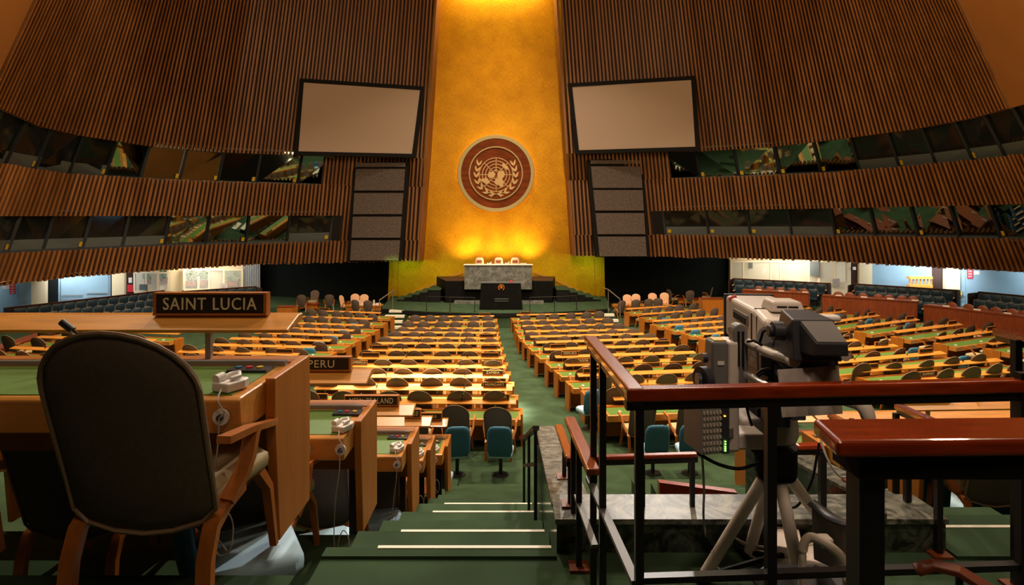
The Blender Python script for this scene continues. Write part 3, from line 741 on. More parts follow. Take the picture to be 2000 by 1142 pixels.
# advisers' blue chairs
OB = [(-.19, .40), (.19, .40), (.235, .5), (.235, .78), (.225, .86), (.18, .93), (.1, .95), (-.1, .95), (-.18, .93), (-.225, .86), (-.235, .78), (-.235, .5)]
mb = MB(); mb.pillow(OB, .09, curve=.35, tilt=.15, z0=.4); mb.v = [(x, y-.22, z) for x, y, z in mb.v]; ME_bback = mb.mesh('backrest', 'blue', 55)
ME_bseat = seatpad(.24, .21, .36, .47, -.2, .27).mesh('seat', 'blue_lit', 45)
mb = MB(); mb.cyl((0, 0, 0), (0, 0, .37), .035); mb.cyl((0, 0, 0), (0, 0, .03), .16, r2=.14, n=20); ME_bped = mb.mesh('pedestal', 'black', 40)
def blue_chair(loc, rz, label, group='blue adviser chairs'):
    r = empty('adviser_chair', loc, rz, label, 'chair', group)
    inst('backrest', ME_bback, r); inst('seat', ME_bseat, r); inst('pedestal', ME_bped, r); return r

# ================================================================ desks
mb = MB(); mb.box(-.03, .03, -.045, .045, 0, .022); mb.box(-.02, .02, -.02, .04, .022, .034); ME_unit = mb.mesh('interpretation_unit', 'white')
mb = MB(); mb.cyl((0, 0, 0), (0, 0, .02), .025, n=8); mb.cyl((0, 0, .02), (.05, -.09, .14), .007, n=6); mb.cyl((.05, -.09, .14), (.07, -.12, .18), .014, n=8); ME_mic = mb.mesh('microphone', 'black')
def plate_mesh(w=.54, h=.10):
    key = ('plate', w, h)
    if key in _txt: return _txt[key]
    mb = MB(); mb.box(-w/2, w/2, -.012, .03, .012, h+.012, 0); mb.box(-w/2-.015, w/2+.015, -.02, .04, 0, .012, 1); mb.box(-w/2-.015, w/2+.015, -.018, .035, h+.012, h+.02, 1)
    mb.box(-w/2-.015, -w/2, -.018, .035, .012, h+.012, 1); mb.box(w/2, w/2+.015, -.018, .035, .012, h+.012, 1)
    _txt[key] = mb.mesh('plate', ['sign', 'maple_side']); return _txt[key]
def nameplate(loc, rz, txt, label, w=.54, h=.10, tw=None):
    if txt:
        r = empty('nameplate', loc, rz, label, 'nameplate', 'country nameplates on the desk ledges')
        inst('plate', plate_mesh(w, h), r)
        inst('lettering', text_mesh(txt, h*.64, tw), r, (0, -.014, .012+h/2)); return r
    o = inst('nameplate', plate_mesh(w, h), None, loc, rz); return tag(o, label, 'nameplate', 'country nameplates on the desk ledges')
def desk(A, B, z, label, group, extL=.12, extR=.12, panL=True, panR=True, near=False, legz=-.06, gap=None):
    """A,B: plan ends of the microphone ledge (left, right as seen from the back); z: floor level"""
    A, B = Vector((A[0], A[1])), Vector((B[0], B[1])); d = B-A; L = d.length; rz = math.atan2(d.y, d.x)
    r = empty('delegation_desk', (A.x, A.y, z), rz, label, 'desk', group)
    lt = .05; zt = .74 if near else .71; zl = .848 if not near else .90
    # ledge with sloping near face
    mb = MB(); mb.prism([(0, -.13, zl+.018), (0, -.12, zl), (0, .10, zl+.035), (0, .10, zl+(.072 if near else .060)), (0, .04, zl+(.07 if near else .058))], (L, 0, 0)); mb.obj('ledge', 'maple', r, bevel=.006 if near else 0)
    n = max(2, int(L/1.55)+1)
    for i in range(n):
        x = lerp(.25, L-.45, i/(n-1)); mb = MB(); mb.box(x-.014, x+.014, -.03, .0, zt-.01, zl+.01); mb.obj('ledge_post', 'grey', r)
    xa, xb = -extL, L+extR
    # body of the desk
    mb = MB()
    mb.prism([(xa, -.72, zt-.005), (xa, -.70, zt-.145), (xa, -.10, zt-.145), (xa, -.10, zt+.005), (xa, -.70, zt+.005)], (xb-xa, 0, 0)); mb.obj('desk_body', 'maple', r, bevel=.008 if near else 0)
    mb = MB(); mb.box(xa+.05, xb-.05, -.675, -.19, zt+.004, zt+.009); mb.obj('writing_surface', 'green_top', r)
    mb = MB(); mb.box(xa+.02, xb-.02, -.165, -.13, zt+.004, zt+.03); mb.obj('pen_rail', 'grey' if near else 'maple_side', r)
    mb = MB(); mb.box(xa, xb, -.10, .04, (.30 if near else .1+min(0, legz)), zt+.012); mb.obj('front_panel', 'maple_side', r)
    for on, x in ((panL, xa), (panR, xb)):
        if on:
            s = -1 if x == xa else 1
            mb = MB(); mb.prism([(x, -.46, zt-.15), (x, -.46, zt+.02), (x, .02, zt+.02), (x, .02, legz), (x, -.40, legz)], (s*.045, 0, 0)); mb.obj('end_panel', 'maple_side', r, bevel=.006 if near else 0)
    r['_L'] = L; r['_rz'] = rz
    return r, rz, L
def on_desk(r, rz, x, y, z):
    v = Matrix.Rotation(rz, 3, 'Z') @ Vector((x, y, z)); return Vector(r.location)+v
cntc = [0]
def rows(block, arr, nchairs, aisle, extL, extR, signs=None, panL=True, panR=True, blue=None, skipchairs=(), units=True, mics=True):
    for k, (xa, ya, xb, yb) in enumerate(arr):
        A, B = cone_pt(xa, ya), cone_pt(xb, yb)
        mid = (A+B)/2; z = floor_z(mid.x, mid.y)
        r, rz, L = desk(A, B, z, 'long maple desk with green top, %s row of the %s block' % (ORDR[k], block), 'delegation desks on the main floor', extL, extR, panL, panR)
        rw = ORDR[k]
        nc = nchairs if isinstance(nchairs, int) else nchairs[k]
        Lt = L+extL*.7+extR*.7
        for j in range(nc):
            jj = j if aisle == 'left' else nc-1-j
            x = -extL*.7+Lt*(jj+.5)/nc+R.uniform(-.07, .07)
            yy = -.98+R.uniform(-.10, .07)
            p = on_desk(r, rz, x, yy, 0); p.z = floor_z(p.x, p.y)
            if (k, j) in skipchairs: continue
            cntc[0] += 1
            side = 'aisle'
            delegate_chair(p, rz+R.uniform(-.12, .12), 'taupe delegate chair %s from %s, %s desk row of %s block' % ('first' if j == 0 else ORD[j], AISLE[block], rw, block), 'taupe delegate chairs', 1 if p.y < 23 else 0).scale = (1.03, 1, 1.055 if p.y < 17 else 1.0)
        if blue:
            for (kk, dx, dy) in blue:
                if kk == k:
                    xx = dx if dx >= 0 else L+dx
                    p = on_desk(r, rz, xx, -1.62+dy, 0); p.z = floor_z(p.x, p.y)
                    blue_chair(p, rz+R.uniform(-.2, .2), 'blue adviser chair behind %s desk row, %s block%s' % (rw, block, ', further from aisle' if dx < -1 else ''))
        for (kk, fx, txt, words) in (signs or []):
            if kk == k:
                x = fx if fx >= 0 else L+fx
                q = on_desk(r, rz, x, .02, .848+.07)
                nameplate(q, rz, txt, 'black nameplate %s on the %s desk row of %s block' % (('reading '+txt) if txt else words, rw, block), tw=(.44 if txt and len(txt) > 8 else None))
        if units:
            ux = [.22 if aisle == 'left' else Lt-.35]+([L*.45] if k > 3 else [])
            for m_, x in enumerate(ux):
                q = on_desk(r, rz, x-extL*.7, -.55, .719); o = inst('interpretation_unit', ME_unit, None, q, rz+R.uniform(-.5, .5)); tag(o, 'white earpiece unit %s of %s desk row, %s block' % ('at aisle end' if m_ == 0 else 'near the middle', rw, block), 'earpiece unit', 'white interpretation units')
        if mics:
            for m_ in range(2):
                q = on_desk(r, rz, L*(.3+.42*m_)+R.uniform(-.2, .2), -.02, .916); o = inst('microphone', ME_mic, None, q, rz+R.uniform(-.6, .6)); tag(o, 'small black microphone on the %s half of %s desk ledge, %s block' % (('left', 'right')[m_], rw, block), 'microphone', 'ledge microphones')
AISLE = {'left centre': 'centre aisle', 'right centre': 'centre aisle', 'left side': 'its right aisle', 'right side': 'its left aisle', 'far right': 'its left aisle', 'far left': 'its right end'}
L1 = [(798.6, 615, 965, 617), (787, 627, 966.5, 628), (783, 638.5, 968, 640.5), (768, 646.5, 969.4, 649), (752, 657, 971.7, 659.5), (737, 667.6, 975, 669), (719.5, 680.7, 979, 682.3), (699, 696, 982.5, 697.6), (675.6, 711.5, 987, 714), (648, 730.5, 992.7, 733.3), (616, 753.5, 999.5, 757), (576, 779.5, 1006.5, 782)]
rows('left centre', L1, 6, 'right', .05, .12, signs=[(8, .35, 'DOMINICA', ''), (8, -.42, 'UNITED KINGDOM', ''), (9, -.42, 'ZAMBIA', ''), (10, -.42, 'HUNGARY', ''), (11, -.42, 'KAZAKHSTAN', ''), (11, .45, None, 'half hidden at left end'),
    (7, -.42, None, 'small at right end'), (6, -.42, None, 'small at right end'), (7, .4, None, 'small at left end'), (6, .4, None, 'small at left end'), (0, -.5, None, 'small at right end'), (4, -.42, None, 'small at right end')])
R1 = [(1009, 615, 1171, 607.5), (1015.8, 626.6, 1184, 620), (1020, 636.5, 1203.6, 630.5), (1026, 647, 1231.7, 641), (1035.5, 657, 1257, 649), (1047, 667.6, 1285, 658.4), (1063, 681, 1319, 671), (1084, 695.7, 1357, 685), (1103.5, 711, 1400, 697), (1128, 731, 1455, 717), (1160.5, 749.5, 1510, 736), (1197, 776, 1500, 765)]
rows('right centre', R1, [6]*9+[6, 6, 4], 'left', .30, .10, signs=[(7, .5, 'COSTA RICA', ''), (8, .5, 'ECUADOR', ''), (9, .45, None, 'small at left end'), (10, .35, 'IRELAND', ''), (0, .5, None, 'small at left end'), (6, .5, None, 'small at left end'), (0, -.5, None, 'small at right end'), (6, -.5, None, 'small at right end')])
L2 = [(623.6, 603, 743.6, 612.8), (592, 614.6, 728, 624), (567, 627, 710, 636), (542, 637, 691, 645.8), (500, 646, 669, 655.4), (450.5, 657, 646.6, 665.6), (403, 669, 615, 678.5), (350, 682, 583.5, 692.5), (300, 697, 545, 709.4)]
rows('left side', L2, [6, 6, 6, 6, 5, 5, 5, 5, 5], 'right', .05, .75, blue=[(k, -.05, 0) for k in range(1, 9)]+[(8, -1.2, 0), (7, -1.5, 0)], signs=[(5, -.6, None, 'small at right end'), (7, -.5, None, 'small at right end'), (8, -.6, None, 'small at right end'), (0, .3, None, 'small at left end')])
R2 = [(1224, 605, 1330.4, 592.5), (1252.7, 615, 1371.8, 601.6), (1275, 628, 1411, 613.6), (1303.8, 635.6, 1448, 621.5), (1336, 644, 1490, 630), (1370.4, 652.8, 1540, 638.5), (1408, 667, 1610, 648), (1450, 681, 1673, 659.5), (1500, 695.5, 1749, 670), (1590, 711, 1842, 684), (1679, 724.5, 1952, 697.5), (1784, 741, 2060, 711)]
rows('right side', R2, [5, 5, 5, 5, 5, 5, 5, 5, 5, 5, 6, 5], 'left', .1, .1, blue=[(k, .1, 0) for k in range(1, 7)]+[(8, -.4, .9), (9, -.5, .9), (10, -.6, .9), (11, 1.6, 0)], signs=[(7, -.6, None, 'small at right end'), (8, -.6, None, 'small at right end'), (9, -.7, None, 'small at right end'), (10, .35, None, 'small at left end'), (11, .5, 'KUWAIT', '')])
R3 = [(1505, 612, 1582, 598), (1555, 622, 1649, 604), (1611, 631.5, 1715, 612), (1674, 639.5, 1791.5, 619.5), (1746.5, 649.5, 1875.5, 628.5), (1830, 661.5, 1952, 640.5), (1929.5, 672, 2060, 650)]
rows('far right', R3, 4, 'left', .15, .05, blue=[(k, 2.2, 1.2) for k in range(1, 4)], signs=[(k, -.5, None, 'small at right end') for k in range(0, 6)])
L3 = [(130, 638, 352, 654), (75, 652, 305, 667), (25, 673.5, 240, 690), (-20, 692.5, 170, 707)]
rows('far left', L3, 5, 'right', .1, .1)

# loose advisers' chairs at the ends of the nearest main-floor rows
def floor_pt(px, py):
    d = 15.0
    for _ in range(40):
        X = (px-1000)/F*d; d = lerp(d, (CZ-fz(X, d))*F/(py-430.0), .6)
    return Vector(((px-1000)/F*d, d, fz((px-1000)/F*d, d)))
for (px, py, rz, lab) in ((893, 928, .12, 'blue adviser chair left of the pair facing the main floor desks'), (978, 928, -.05, 'blue adviser chair right of the pair at end of centre aisle'),
                         (1275, 925, .1, 'blue adviser chair seen behind the corner post of the railing'), (1347, 925, -.1, 'blue adviser chair beside the rack unit of the television camera'), (1150, 838, .3, 'blue adviser chair at the aisle end of the right centre block')):
    blue_chair(floor_pt(px, py), rz, lab).scale = (1, 1, 1.08)

# ================================================================ steep tiers at the back (left and right) with their desks and chairs
TE = [2.53, 4.03, 5.6, 7.1, 8.6, 10.3]; TH = [1.47, 2.07, 2.84, 3.36, 3.87, 4.35]
def tiers(xa, xb, ks, y_start=-1.0):
    prev = y_start
    for k in range(6):
        if k in ks:
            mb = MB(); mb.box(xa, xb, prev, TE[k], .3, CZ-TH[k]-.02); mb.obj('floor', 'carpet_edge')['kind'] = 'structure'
            mb = MB(); mb.box(xa, xb, prev, TE[k]+.015, CZ-TH[k]-.02, CZ-TH[k]); struct(mb.obj('floor', 'carpet'))
        prev = TE[k]
tiers(-11, -.9, range(6)); tiers(3.5, 12, range(6), 1.0)
DY = [3.22, 4.47, 6.18, 7.42, 8.92]   # ledge depth of each tier desk
XR = [-1.13, -1.03, -.98, -.97, -.93]
TZ = [CZ-1.47, CZ-2.07, CZ-2.84, CZ-3.36, CZ-3.87]
tierdesk = {}
for k in range(5):
    legz = -.03
    xl = -4.4 if k == 0 else (-4.6 if k < 4 else -4.9)
    r, rz, L = desk((xl, DY[k]), (XR[k], DY[k]), TZ[k], 'maple desk with green top on the %s raised tier left of the stair' % ['rearmost', 'second', 'third', 'fourth', 'fifth'][k], 'desks on the raised back tiers', .1, .0 if k else .02, True, True, near=True, legz=0)
    # plinth carrying the desk down to the next tier
    for x in (.3, L*.5, L-.12): mb = MB(); mb.box(x-.03, x+.03, -.02, .03, (TZ[k+1]-TZ[k]) if k < 4 else -.5, .32); mb.obj('support_leg', 'slat_back', r)
    tierdesk[k] = (r, rz, L)
for k in range(2, 5):
    x0 = [0, 0, 3.93, 3.65, 3.38][k]
    r, rz, L = desk((x0, DY[k]), (x0+5, DY[k]+.25), TZ[k], 'maple desk with green top on the %s raised tier right of the stairwell' % ['', '', 'third', 'fourth', 'fifth'][k], 'desks on the raised back tiers', .1, .1, True, True, near=True, legz=0)
    for x in (.3, L*.5, L-.12): mb = MB(); mb.box(x-.03, x+.03, -.02, .03, (TZ[k+1]-TZ[k]) if k < 4 else -.5, .32); mb.obj('support_leg', 'slat_back', r)
    tierdesk[10+k] = (r, rz, L); r.location.z += .05
def plate_on(key, px, txt, label, w=.54, h=.10, tw=None):
    r, rz, L = tierdesk[key]; k = key % 10
    x = (px-1000)/F*(DY[k])-r.location.x
    q = on_desk(r, rz, x, .02, .97); nameplate(q, rz, txt, label, w, h, tw)
plate_on(0, 409, 'SAINT LUCIA', 'large black nameplate reading SAINT LUCIA on the nearest left ledge', .565, .10, .49)
plate_on(1, 627, 'PERU', 'black nameplate reading PERU on the second left tier ledge', .40, .085, .19)
plate_on(2, 725, 'NEW ZEALAND', 'black nameplate reading NEW ZEALAND below the Peru ledge', .52, .085, .44)
plate_on(3, 806, 'STATES OF', 'small black nameplate reading STATES OF on fourth left tier ledge', .17, .085, .13)
plate_on(4, 833, 'ROMANIA', 'black nameplate reading ROMANIA on fifth left tier ledge', .42, .08, .30)
plate_on(12, 1806, 'NICARAGUA', 'black nameplate reading NICARAGUA on the right tier ledge', .55, .07, .46)
plate_on(14, 1477, 'LUXEMBOURG', 'black nameplate reading LUXEMBOURG seen behind the television camera', .52, .08, .44)
# chairs on the tiers
def tchair(px, d, k, rz, label, detail=2):
    return delegate_chair(((px-1000)/F*d, d, TZ[k]), rz, label, 'taupe delegate chairs', detail)
tchair(352, 2.50, 0, .0, 'large taupe delegate chair in the foreground at the SAINT LUCIA desk')
for x, lab in ((-2.52, 'taupe delegate chair cut by the left edge, beside the foreground chair'),):
    delegate_chair((x, 2.42, TZ[0]), .1, lab, 'taupe delegate chairs', 2)
tchair(503, 3.62, 1, .05, 'taupe delegate chair with cream seat at the PERU desk end')
delegate_chair((-2.4, 3.6, TZ[1]), 0, 'taupe delegate chair second from the stair at PERU desk', 'taupe delegate chairs', 2)
tchair(640, 5.25, 2, 0, 'taupe delegate chair at NEW ZEALAND desk, nearest the stair')
tchair(737, 6.45, 3, .05, 'taupe delegate chair at the fourth left tier desk')
tchair(792, 7.95, 4, .0, 'taupe delegate chair at the fifth left tier desk')
tchair(672, 7.95, 4, .0, 'second taupe delegate chair at the fifth left tier desk')
tchair(1908, 5.65, 2, -.05, 'large taupe delegate chair at the NICARAGUA desk on right')
tchair(1850, 6.9, 3, .05, 'taupe delegate chair in front of NICARAGUA desk, fourth right tier')
tchair(2030, 5.6, 2, .0, 'taupe delegate chair at the right edge on NICARAGUA desk row')
tchair(1560, 8.25, 4, .0, 'taupe delegate chair at LUXEMBOURG desk behind the camera cloth', 1)
tchair(1690, 8.25, 4, .05, 'taupe delegate chair at fifth right tier, right of camera', 1)
for (x, y, k, rz, lab) in ((-1.34, 3.02, 1, -1.05, 'blue adviser chair below the SAINT LUCIA desk end panel'), (-1.42, 4.5, 2, -1.2, 'blue adviser chair below the PERU desk beside the stair'), (-1.36, 6.05, 3, -1.2, 'blue adviser chair below NEW ZEALAND desk beside the stair'), (-1.15, 9.3, 5, 0, 'blue adviser chair ahead of the fifth left tier desk'), (-2.0, 9.3, 5, 0, 'blue adviser chair second from stair ahead of fifth left tier'),
                       (4.15, 6.35, 3, -.2, 'blue adviser chair behind the orange end panel at right'), (4.72, 6.3, 3, 0, 'blue adviser chair seen between the legs of right chair'), (5.35, 6.3, 3, 0, 'blue adviser chair right of the legs of right chair'), (3.75, 7.6, 4, 0, 'blue adviser chair on fourth right tier by the stairwell')):
    blue_chair((x, y, (TZ+[CZ-4.35])[k]), rz, lab)
# desk furniture on the near tier desks: earpiece unit, speaker grille, socket, voting panel, cable
for k in range(5):
    r, rz, L = tierdesk[k]
    X = [446, 668, 775, 817, 849][k]
    x = (X-1000)/F*(DY[k]-.62)-r.location.x
    u = empty('earpiece_unit', on_desk(r, rz, x, -.60, .75), -.35, 'white earpiece unit on %s tier desk left of the stair' % ['the rearmost', 'the second', 'the third', 'the fourth', 'the fifth'][k], 'earpiece unit', 'white interpretation units')
    ol = [(-.045, -.06), (.045, -.06), (.05, .03), (.035, .07), (-.035, .07), (-.05, .03)]
    mb = MB(); mb.prism([(a, b_, 0) for a, b_ in ol], (0, 0, .04)); mb.obj('casing', 'white', u, bevel=.008)
    mb = MB(); mb.sweep([(-.03, -.03, .045), (-.03, .03, .055), (0, .05, .06), (.03, .02, .055), (.02, -.02, .05)], .010, .010, n=8); mb.cyl((-.03, -.05, .05), (-.03, -.01, .055), .02); mb.obj('earhook', 'white', u, smooth=50)
    for (dx, rr, nm) in ((.0, .033, 'socket_plate'), (-.22, .042, 'speaker_grille')):
        mb = MB()
        xx = x+dx+.02; mb.T = Matrix.Rotation(0, 4, 'X')
        n = 20; y0 = -.728
        mb.disc((xx, -.72, .672), rr, -.012, .0)
        g = mb.obj(nm, 'cloth' if nm == 'speaker_grille' else 'white', r)
        if nm == 'socket_plate':
            m2 = MB(); m2.disc((xx, -.735, .672), .013, -.012, .02, n=14); m2.obj('plug', 'cam_dark', g)
        else:
            m2 = MB()
            for i in range(-4, 5):
                for j in range(-4, 5):
                    if i*i+j*j < 15: m2.box(xx+i*.008-.0022, xx+i*.008+.0022, -.7335, -.731, .672+j*.008-.0022, .672+j*.008+.0022)
            m2.obj('perforation', 'matte_black', g)
    mb = MB(); mb.box(x-.15, x+.04, -.32, -.22, .75, .762); mb.obj('voting_panel', 'cam_dark', r)
    vp = r.children[-1]
    for (dx, c) in ((-.11, 'blue'), (-.06, 'red_sign'), (-.01, 'yellow')):
        mb = MB(); mb.cyl((x+dx, -.27, .760), (x+dx, -.27, .769), .016, n=12); mb.obj('button', c, vp)
    q = on_desk(r, rz, x+.02, -.745, 0)
    mb = MB(); z0 = .672; lo = [.13, .02, .1, .2, .25][k]
    pts = [(0, 0, z0), (.005, -.02, z0-.1), (-.02, -.02, z0-.3), (-.03, -.01, lo+.1), (.0, -.01, lo), (.05, -.01, lo+.02), (.055, 0, lo+.12), (.02, 0, lo+.17), (-.01, 0, lo+.08), (.03, 0, lo+.01)]
    mb.sweep(smooth_pts(pts), .0032, .0032, n=5)
    mb.sweep(smooth_pts([(0, 0, z0), (.03, -.02, z0+.03), (.0, -.01, z0+.075), (-.02, .06, z0+.1)]), .0032, .0032, n=5)
    tag(mb.obj('earpiece_cable', 'cloth', loc=q), 'thin pale cable hanging from the %s left tier desk socket' % ['rearmost', 'second', 'third', 'fourth', 'fifth'][k], 'cable', 'earpiece cables')
# microphone of the foreground desk and of the right desk
mb = MB(); a = P(150, 665, 3.0); mb.sweep([P(170, 668, 3.05), P(140, 641, 3.05)], .006, .006, n=8); mb.sweep([P(142, 645, 3.05), P(120, 628, 3.05)], .018, .018, n=12)
tag(mb.obj('microphone', 'black', smooth=40), 'thick black microphone pointing up left on the SAINT LUCIA ledge', 'microphone')
mb = MB(); a = P(1908, 785, 6.2); mb.sweep([P(1903, 788, 6.25), P(1914, 772, 6.2), P(1918, 766, 6.2)], .008, .008, n=8, taper=1.5); tag(mb.obj('microphone', 'black', smooth=40), 'black gooseneck microphone on the NICARAGUA ledge', 'microphone')

# ================================================================ upholstered theatre seats under the galleries
OT = [(-.23, .44), (.23, .44), (.25, .7), (.24, .84), (.2, .90), (-.2, .90), (-.24, .84), (-.25, .7)]
mb = MB(); mb.pillow(OT, .09, tilt=.12, z0=.44, prof=[(0, -.5), (.85, -.5), (1, -.1), (1, .2), (.85, .5), (0, .5)]); mb.v = [(x, y+.22, z) for x, y, z in mb.v]
mb.box(-.23, .23, -.2, .2, .36, .46, 0); mb.box(-.2, .2, -.14, .14, 0, .36, 2)
for s in (-1, 1): mb.box(s*.27-.03, s*.27+.03, -.2, .16, .58, .62, 1); mb.box(s*.27-.015, s*.27+.015, -.1, .1, 0, .58, 2)
pp = [(x*1.0, .17+.0-(z-.44)*(-.0)+.0, z) for x, z in OT[2:]]; 
mb.v = [(x, y, z) for x, y, z in mb.v]
m2 = MB(); m2.sweep([(-.25, .16, .62), (-.24, .145, .84), (-.2, .14, .905), (.2, .14, .905), (.24, .145, .84), (.25, .16, .62)], .018, .018, n=6)
o_ = len(mb.v); mb.v += m2.v; mb.f += [tuple(i+o_ for i in f) for f in m2.f]; mb.m += [3]*len(m2.f)
ME_theatre = mb.mesh('theatre_seat', ['navy', 'peach', 'matte_black', 'navy_seam'], 45)
def seat_bank(n, a, b_, da, db, side, name, rows_, zoff=.90):
    # a,b_: photo points of the first and last seat-back top; depth da, db
    p0, p1 = P(*a, da), P(*b_, db); zt = (p0.z+p1.z)/2; dirv = (p1-p0); dirv.z = 0; L = dirv.length; u = dirv/L
    nrm = Vector((-p0.x-p1.x, 2*14-p0.y-p1.y, 0)).normalized()
    nv = Vector((u.y, -u.x, 0)); 
    if nv.dot(nrm) < 0: nv = -nv
    rz = math.atan2(nv.y, nv.x)+math.pi/2
    for r_ in range(rows_):
        z = zt-zoff-.22*r_
        for i in range(n):
            q = p0+u*(L*(i+.5*(r_ % 2))/(n-1))+nv*(.95*r_)+nv*.2; q.z = z
            if r_ % 2 and i == n-1: continue
            o = inst('theatre_seat', ME_theatre, None, q, rz)
            tag(o, 'dark blue folding seat %s from left, %s row of %s bank' % ('first' if i == 0 else ORD[i], ('back', 'second', 'third')[r_], name), 'seat', 'dark blue folding seats')
        mb = MB(); c0 = p0-u*.5+nv*(.95*r_-.28); c1 = p1+u*.5+nv*(.95*r_-.28); c0.z = c1.z = 0
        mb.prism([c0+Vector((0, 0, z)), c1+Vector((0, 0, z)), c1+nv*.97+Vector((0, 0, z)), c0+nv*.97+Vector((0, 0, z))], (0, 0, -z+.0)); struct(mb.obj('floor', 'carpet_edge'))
    z = zt+.06; mb = MB(); c0 = p0-u*.45-nv*.30; c1 = p1+u*.45-nv*.30
    c0.z = c1.z = zt-1.0; mb.prism([c0, c1, c1-nv*.06, c0-nv*.06], (0, 0, 1.06)); 
    for c in (c0, c1):
        e = u*.03; mb.prism([c-e, c+e, c+e+nv*.9, c-e+nv*.9], (0, 0, 1.02))
    o = mb.obj('seat_bank_screen', 'slat_back'); tag(o, 'low dark partition with wood edge behind the %s seat bank' % name, 'partition')
    t = MB(); c0.z = c1.z = zt+.06; t.sweep([c0-nv*.03, c1-nv*.03], .05, .03, rect=True); t.obj('top_trim', 'counter', o)
seat_bank(14, (38, 601), (314, 572), 28, 34.2, -1, 'near left', 3)
seat_bank(7, (374, 571), (490, 562), 35.8, 38, -1, 'far left', 2)
seat_bank(9, (1443, 547.5), (1604, 554), 37.5, 35, 1, 'far right', 2)
seat_bank(9, (1680, 557), (1852, 569), 34, 31.3, 1, 'middle right', 3)
seat_bank(6, (1924, 575.5), (2035, 583), 30, 28, 1, 'near right', 2)
# ---- brown counters with round-backed chairs behind them
mb = MB(); OC = arch(.20, .24, .5, .80, 1.02, 8); mb.pillow(OC, .06, prof=[(0, -.5), (.85, -.45), (1, 0), (.85, .45), (0, .5)]); mb.box(-.22, .22, -.02, .4, .38, .46); mb.box(-.03, .03, .1, .16, 0, .4); ME_oval = mb.mesh('round_back_chair', ['counter'], 45)
def counter(a, b_, da, db, name, chairs, endw=0.0):
    p0, p1 = P(*a, da), P(*b_, db); zt = (p0.z+p1.z)/2; u = (p1-p0); u.z = 0; L = u.length; u /= L
    nv = Vector((u.y, -u.x, 0)); nv = nv if nv.dot(Vector((-p0.x, 14-p0.y, 0))) > 0 else -nv
    z0 = min(floor_z(p0.x, p0.y), floor_z(p1.x, p1.y))-.1
    r = empty('counter', Vector((p0.x, p0.y, z0)), 0, 'long reddish brown wooden counter, %s' % name, 'counter', 'reddish brown counters on the right')
    def fl(v, z): return Vector((v.x-p0.x, v.y-p0.y, z-z0))
    mb = MB(); mb.prism([fl(p0, z0), fl(p1, z0), fl(p1-nv*.08, z0), fl(p0-nv*.08, z0)], (0, 0, zt-z0)); mb.obj('front_panel', 'counter', r)
    mb = MB(); mb.prism([fl(p0+nv*.03, zt), fl(p1+nv*.03, zt), fl(p1-nv*.55, zt), fl(p0-nv*.55, zt)], (0, 0, .05)); mb.obj('top', 'counter', r)
    for p in (p0, p1):
        mb = MB(); mb.prism([fl(p-u*.03, z0), fl(p+u*.03, z0), fl(p+u*.03-nv*.55, z0), fl(p-u*.03-nv*.55, z0)], (0, 0, zt-z0)); mb.obj('end_panel', 'counter', r)
    fl_z = zt-.82
    mb = MB(); q0, q1 = p0-nv*.56, p1-nv*.56
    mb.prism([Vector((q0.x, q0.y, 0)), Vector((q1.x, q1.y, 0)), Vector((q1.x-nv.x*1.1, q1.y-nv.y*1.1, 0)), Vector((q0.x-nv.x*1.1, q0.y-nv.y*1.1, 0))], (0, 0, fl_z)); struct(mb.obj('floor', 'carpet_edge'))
    for i, x in enumerate(chairs):
        t = (x-a[0])/(b_[0]-a[0]); q = p0.lerp(p1, t)-nv*.85; q.z = fl_z
        o = inst('round_back_chair', ME_oval, None, q, math.atan2(nv.y, nv.x)-math.pi/2); tag(o, 'brown round-backed chair %s from left behind counter, %s' % ('first' if i == 0 else ORD[i], name), 'chair', 'brown chairs behind the counters')
        if i % 2 == 0:
            c = MB(); c.box(-.14, .14, -.01, .01, 0, .06); w = p0.lerp(p1, t+.03)-nv*.1; w.z = zt+.05
            o = c.obj('name_card', 'white', loc=w); o.rotation_euler = (0, 0, math.atan2(u.y, u.x)); tag(o, 'white name card on the counter, %s, before chair %s' % (name, 'first' if i == 0 else ORD[i]), 'card', 'white name cards on the counters')
counter((1450, 568), (1580, 573), 34, 32.4, 'far one', [1479, 1502, 1523, 1547, 1569])
counter((1605.5, 578), (1790, 590), 31.4, 29.0, 'middle one', [1634, 1658, 1685, 1715, 1736, 1761, 1782])
counter((1805, 595), (2090, 632), 28.3, 23.5, 'near one at right', [1844, 1880, 1910, 1937, 1970, 1994])
# left enclosure of the same kind
counter((-40, 688), (108, 656), 20.8, 25.3, 'low one at far left behind the ledge', [])
# front enclosures with orange panels
for (x0, x1, y0, y1, d, lab) in ((541, 571, 600, 623, 33, 'orange wooden lectern box left of the left side block'), (1373, 1413, 584, 614, 34.5, 'orange wooden lectern box right of the right side block')):
    a, b_ = P(x0, y1, d), P(x1, y0, d); z0 = floor_z(a.x, d)-.03; r = empty('lectern_box', Vector((a.x, d, z0)), 0, lab, 'lectern')
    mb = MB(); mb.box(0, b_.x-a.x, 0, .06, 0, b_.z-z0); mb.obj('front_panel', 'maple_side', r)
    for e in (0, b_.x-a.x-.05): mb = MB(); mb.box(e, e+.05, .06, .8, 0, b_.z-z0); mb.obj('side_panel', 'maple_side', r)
    mb = MB(); mb.box(-.02, b_.x-a.x+.02, -.02, .5, b_.z-z0, b_.z-z0+.04); mb.obj('top', 'counter', r)
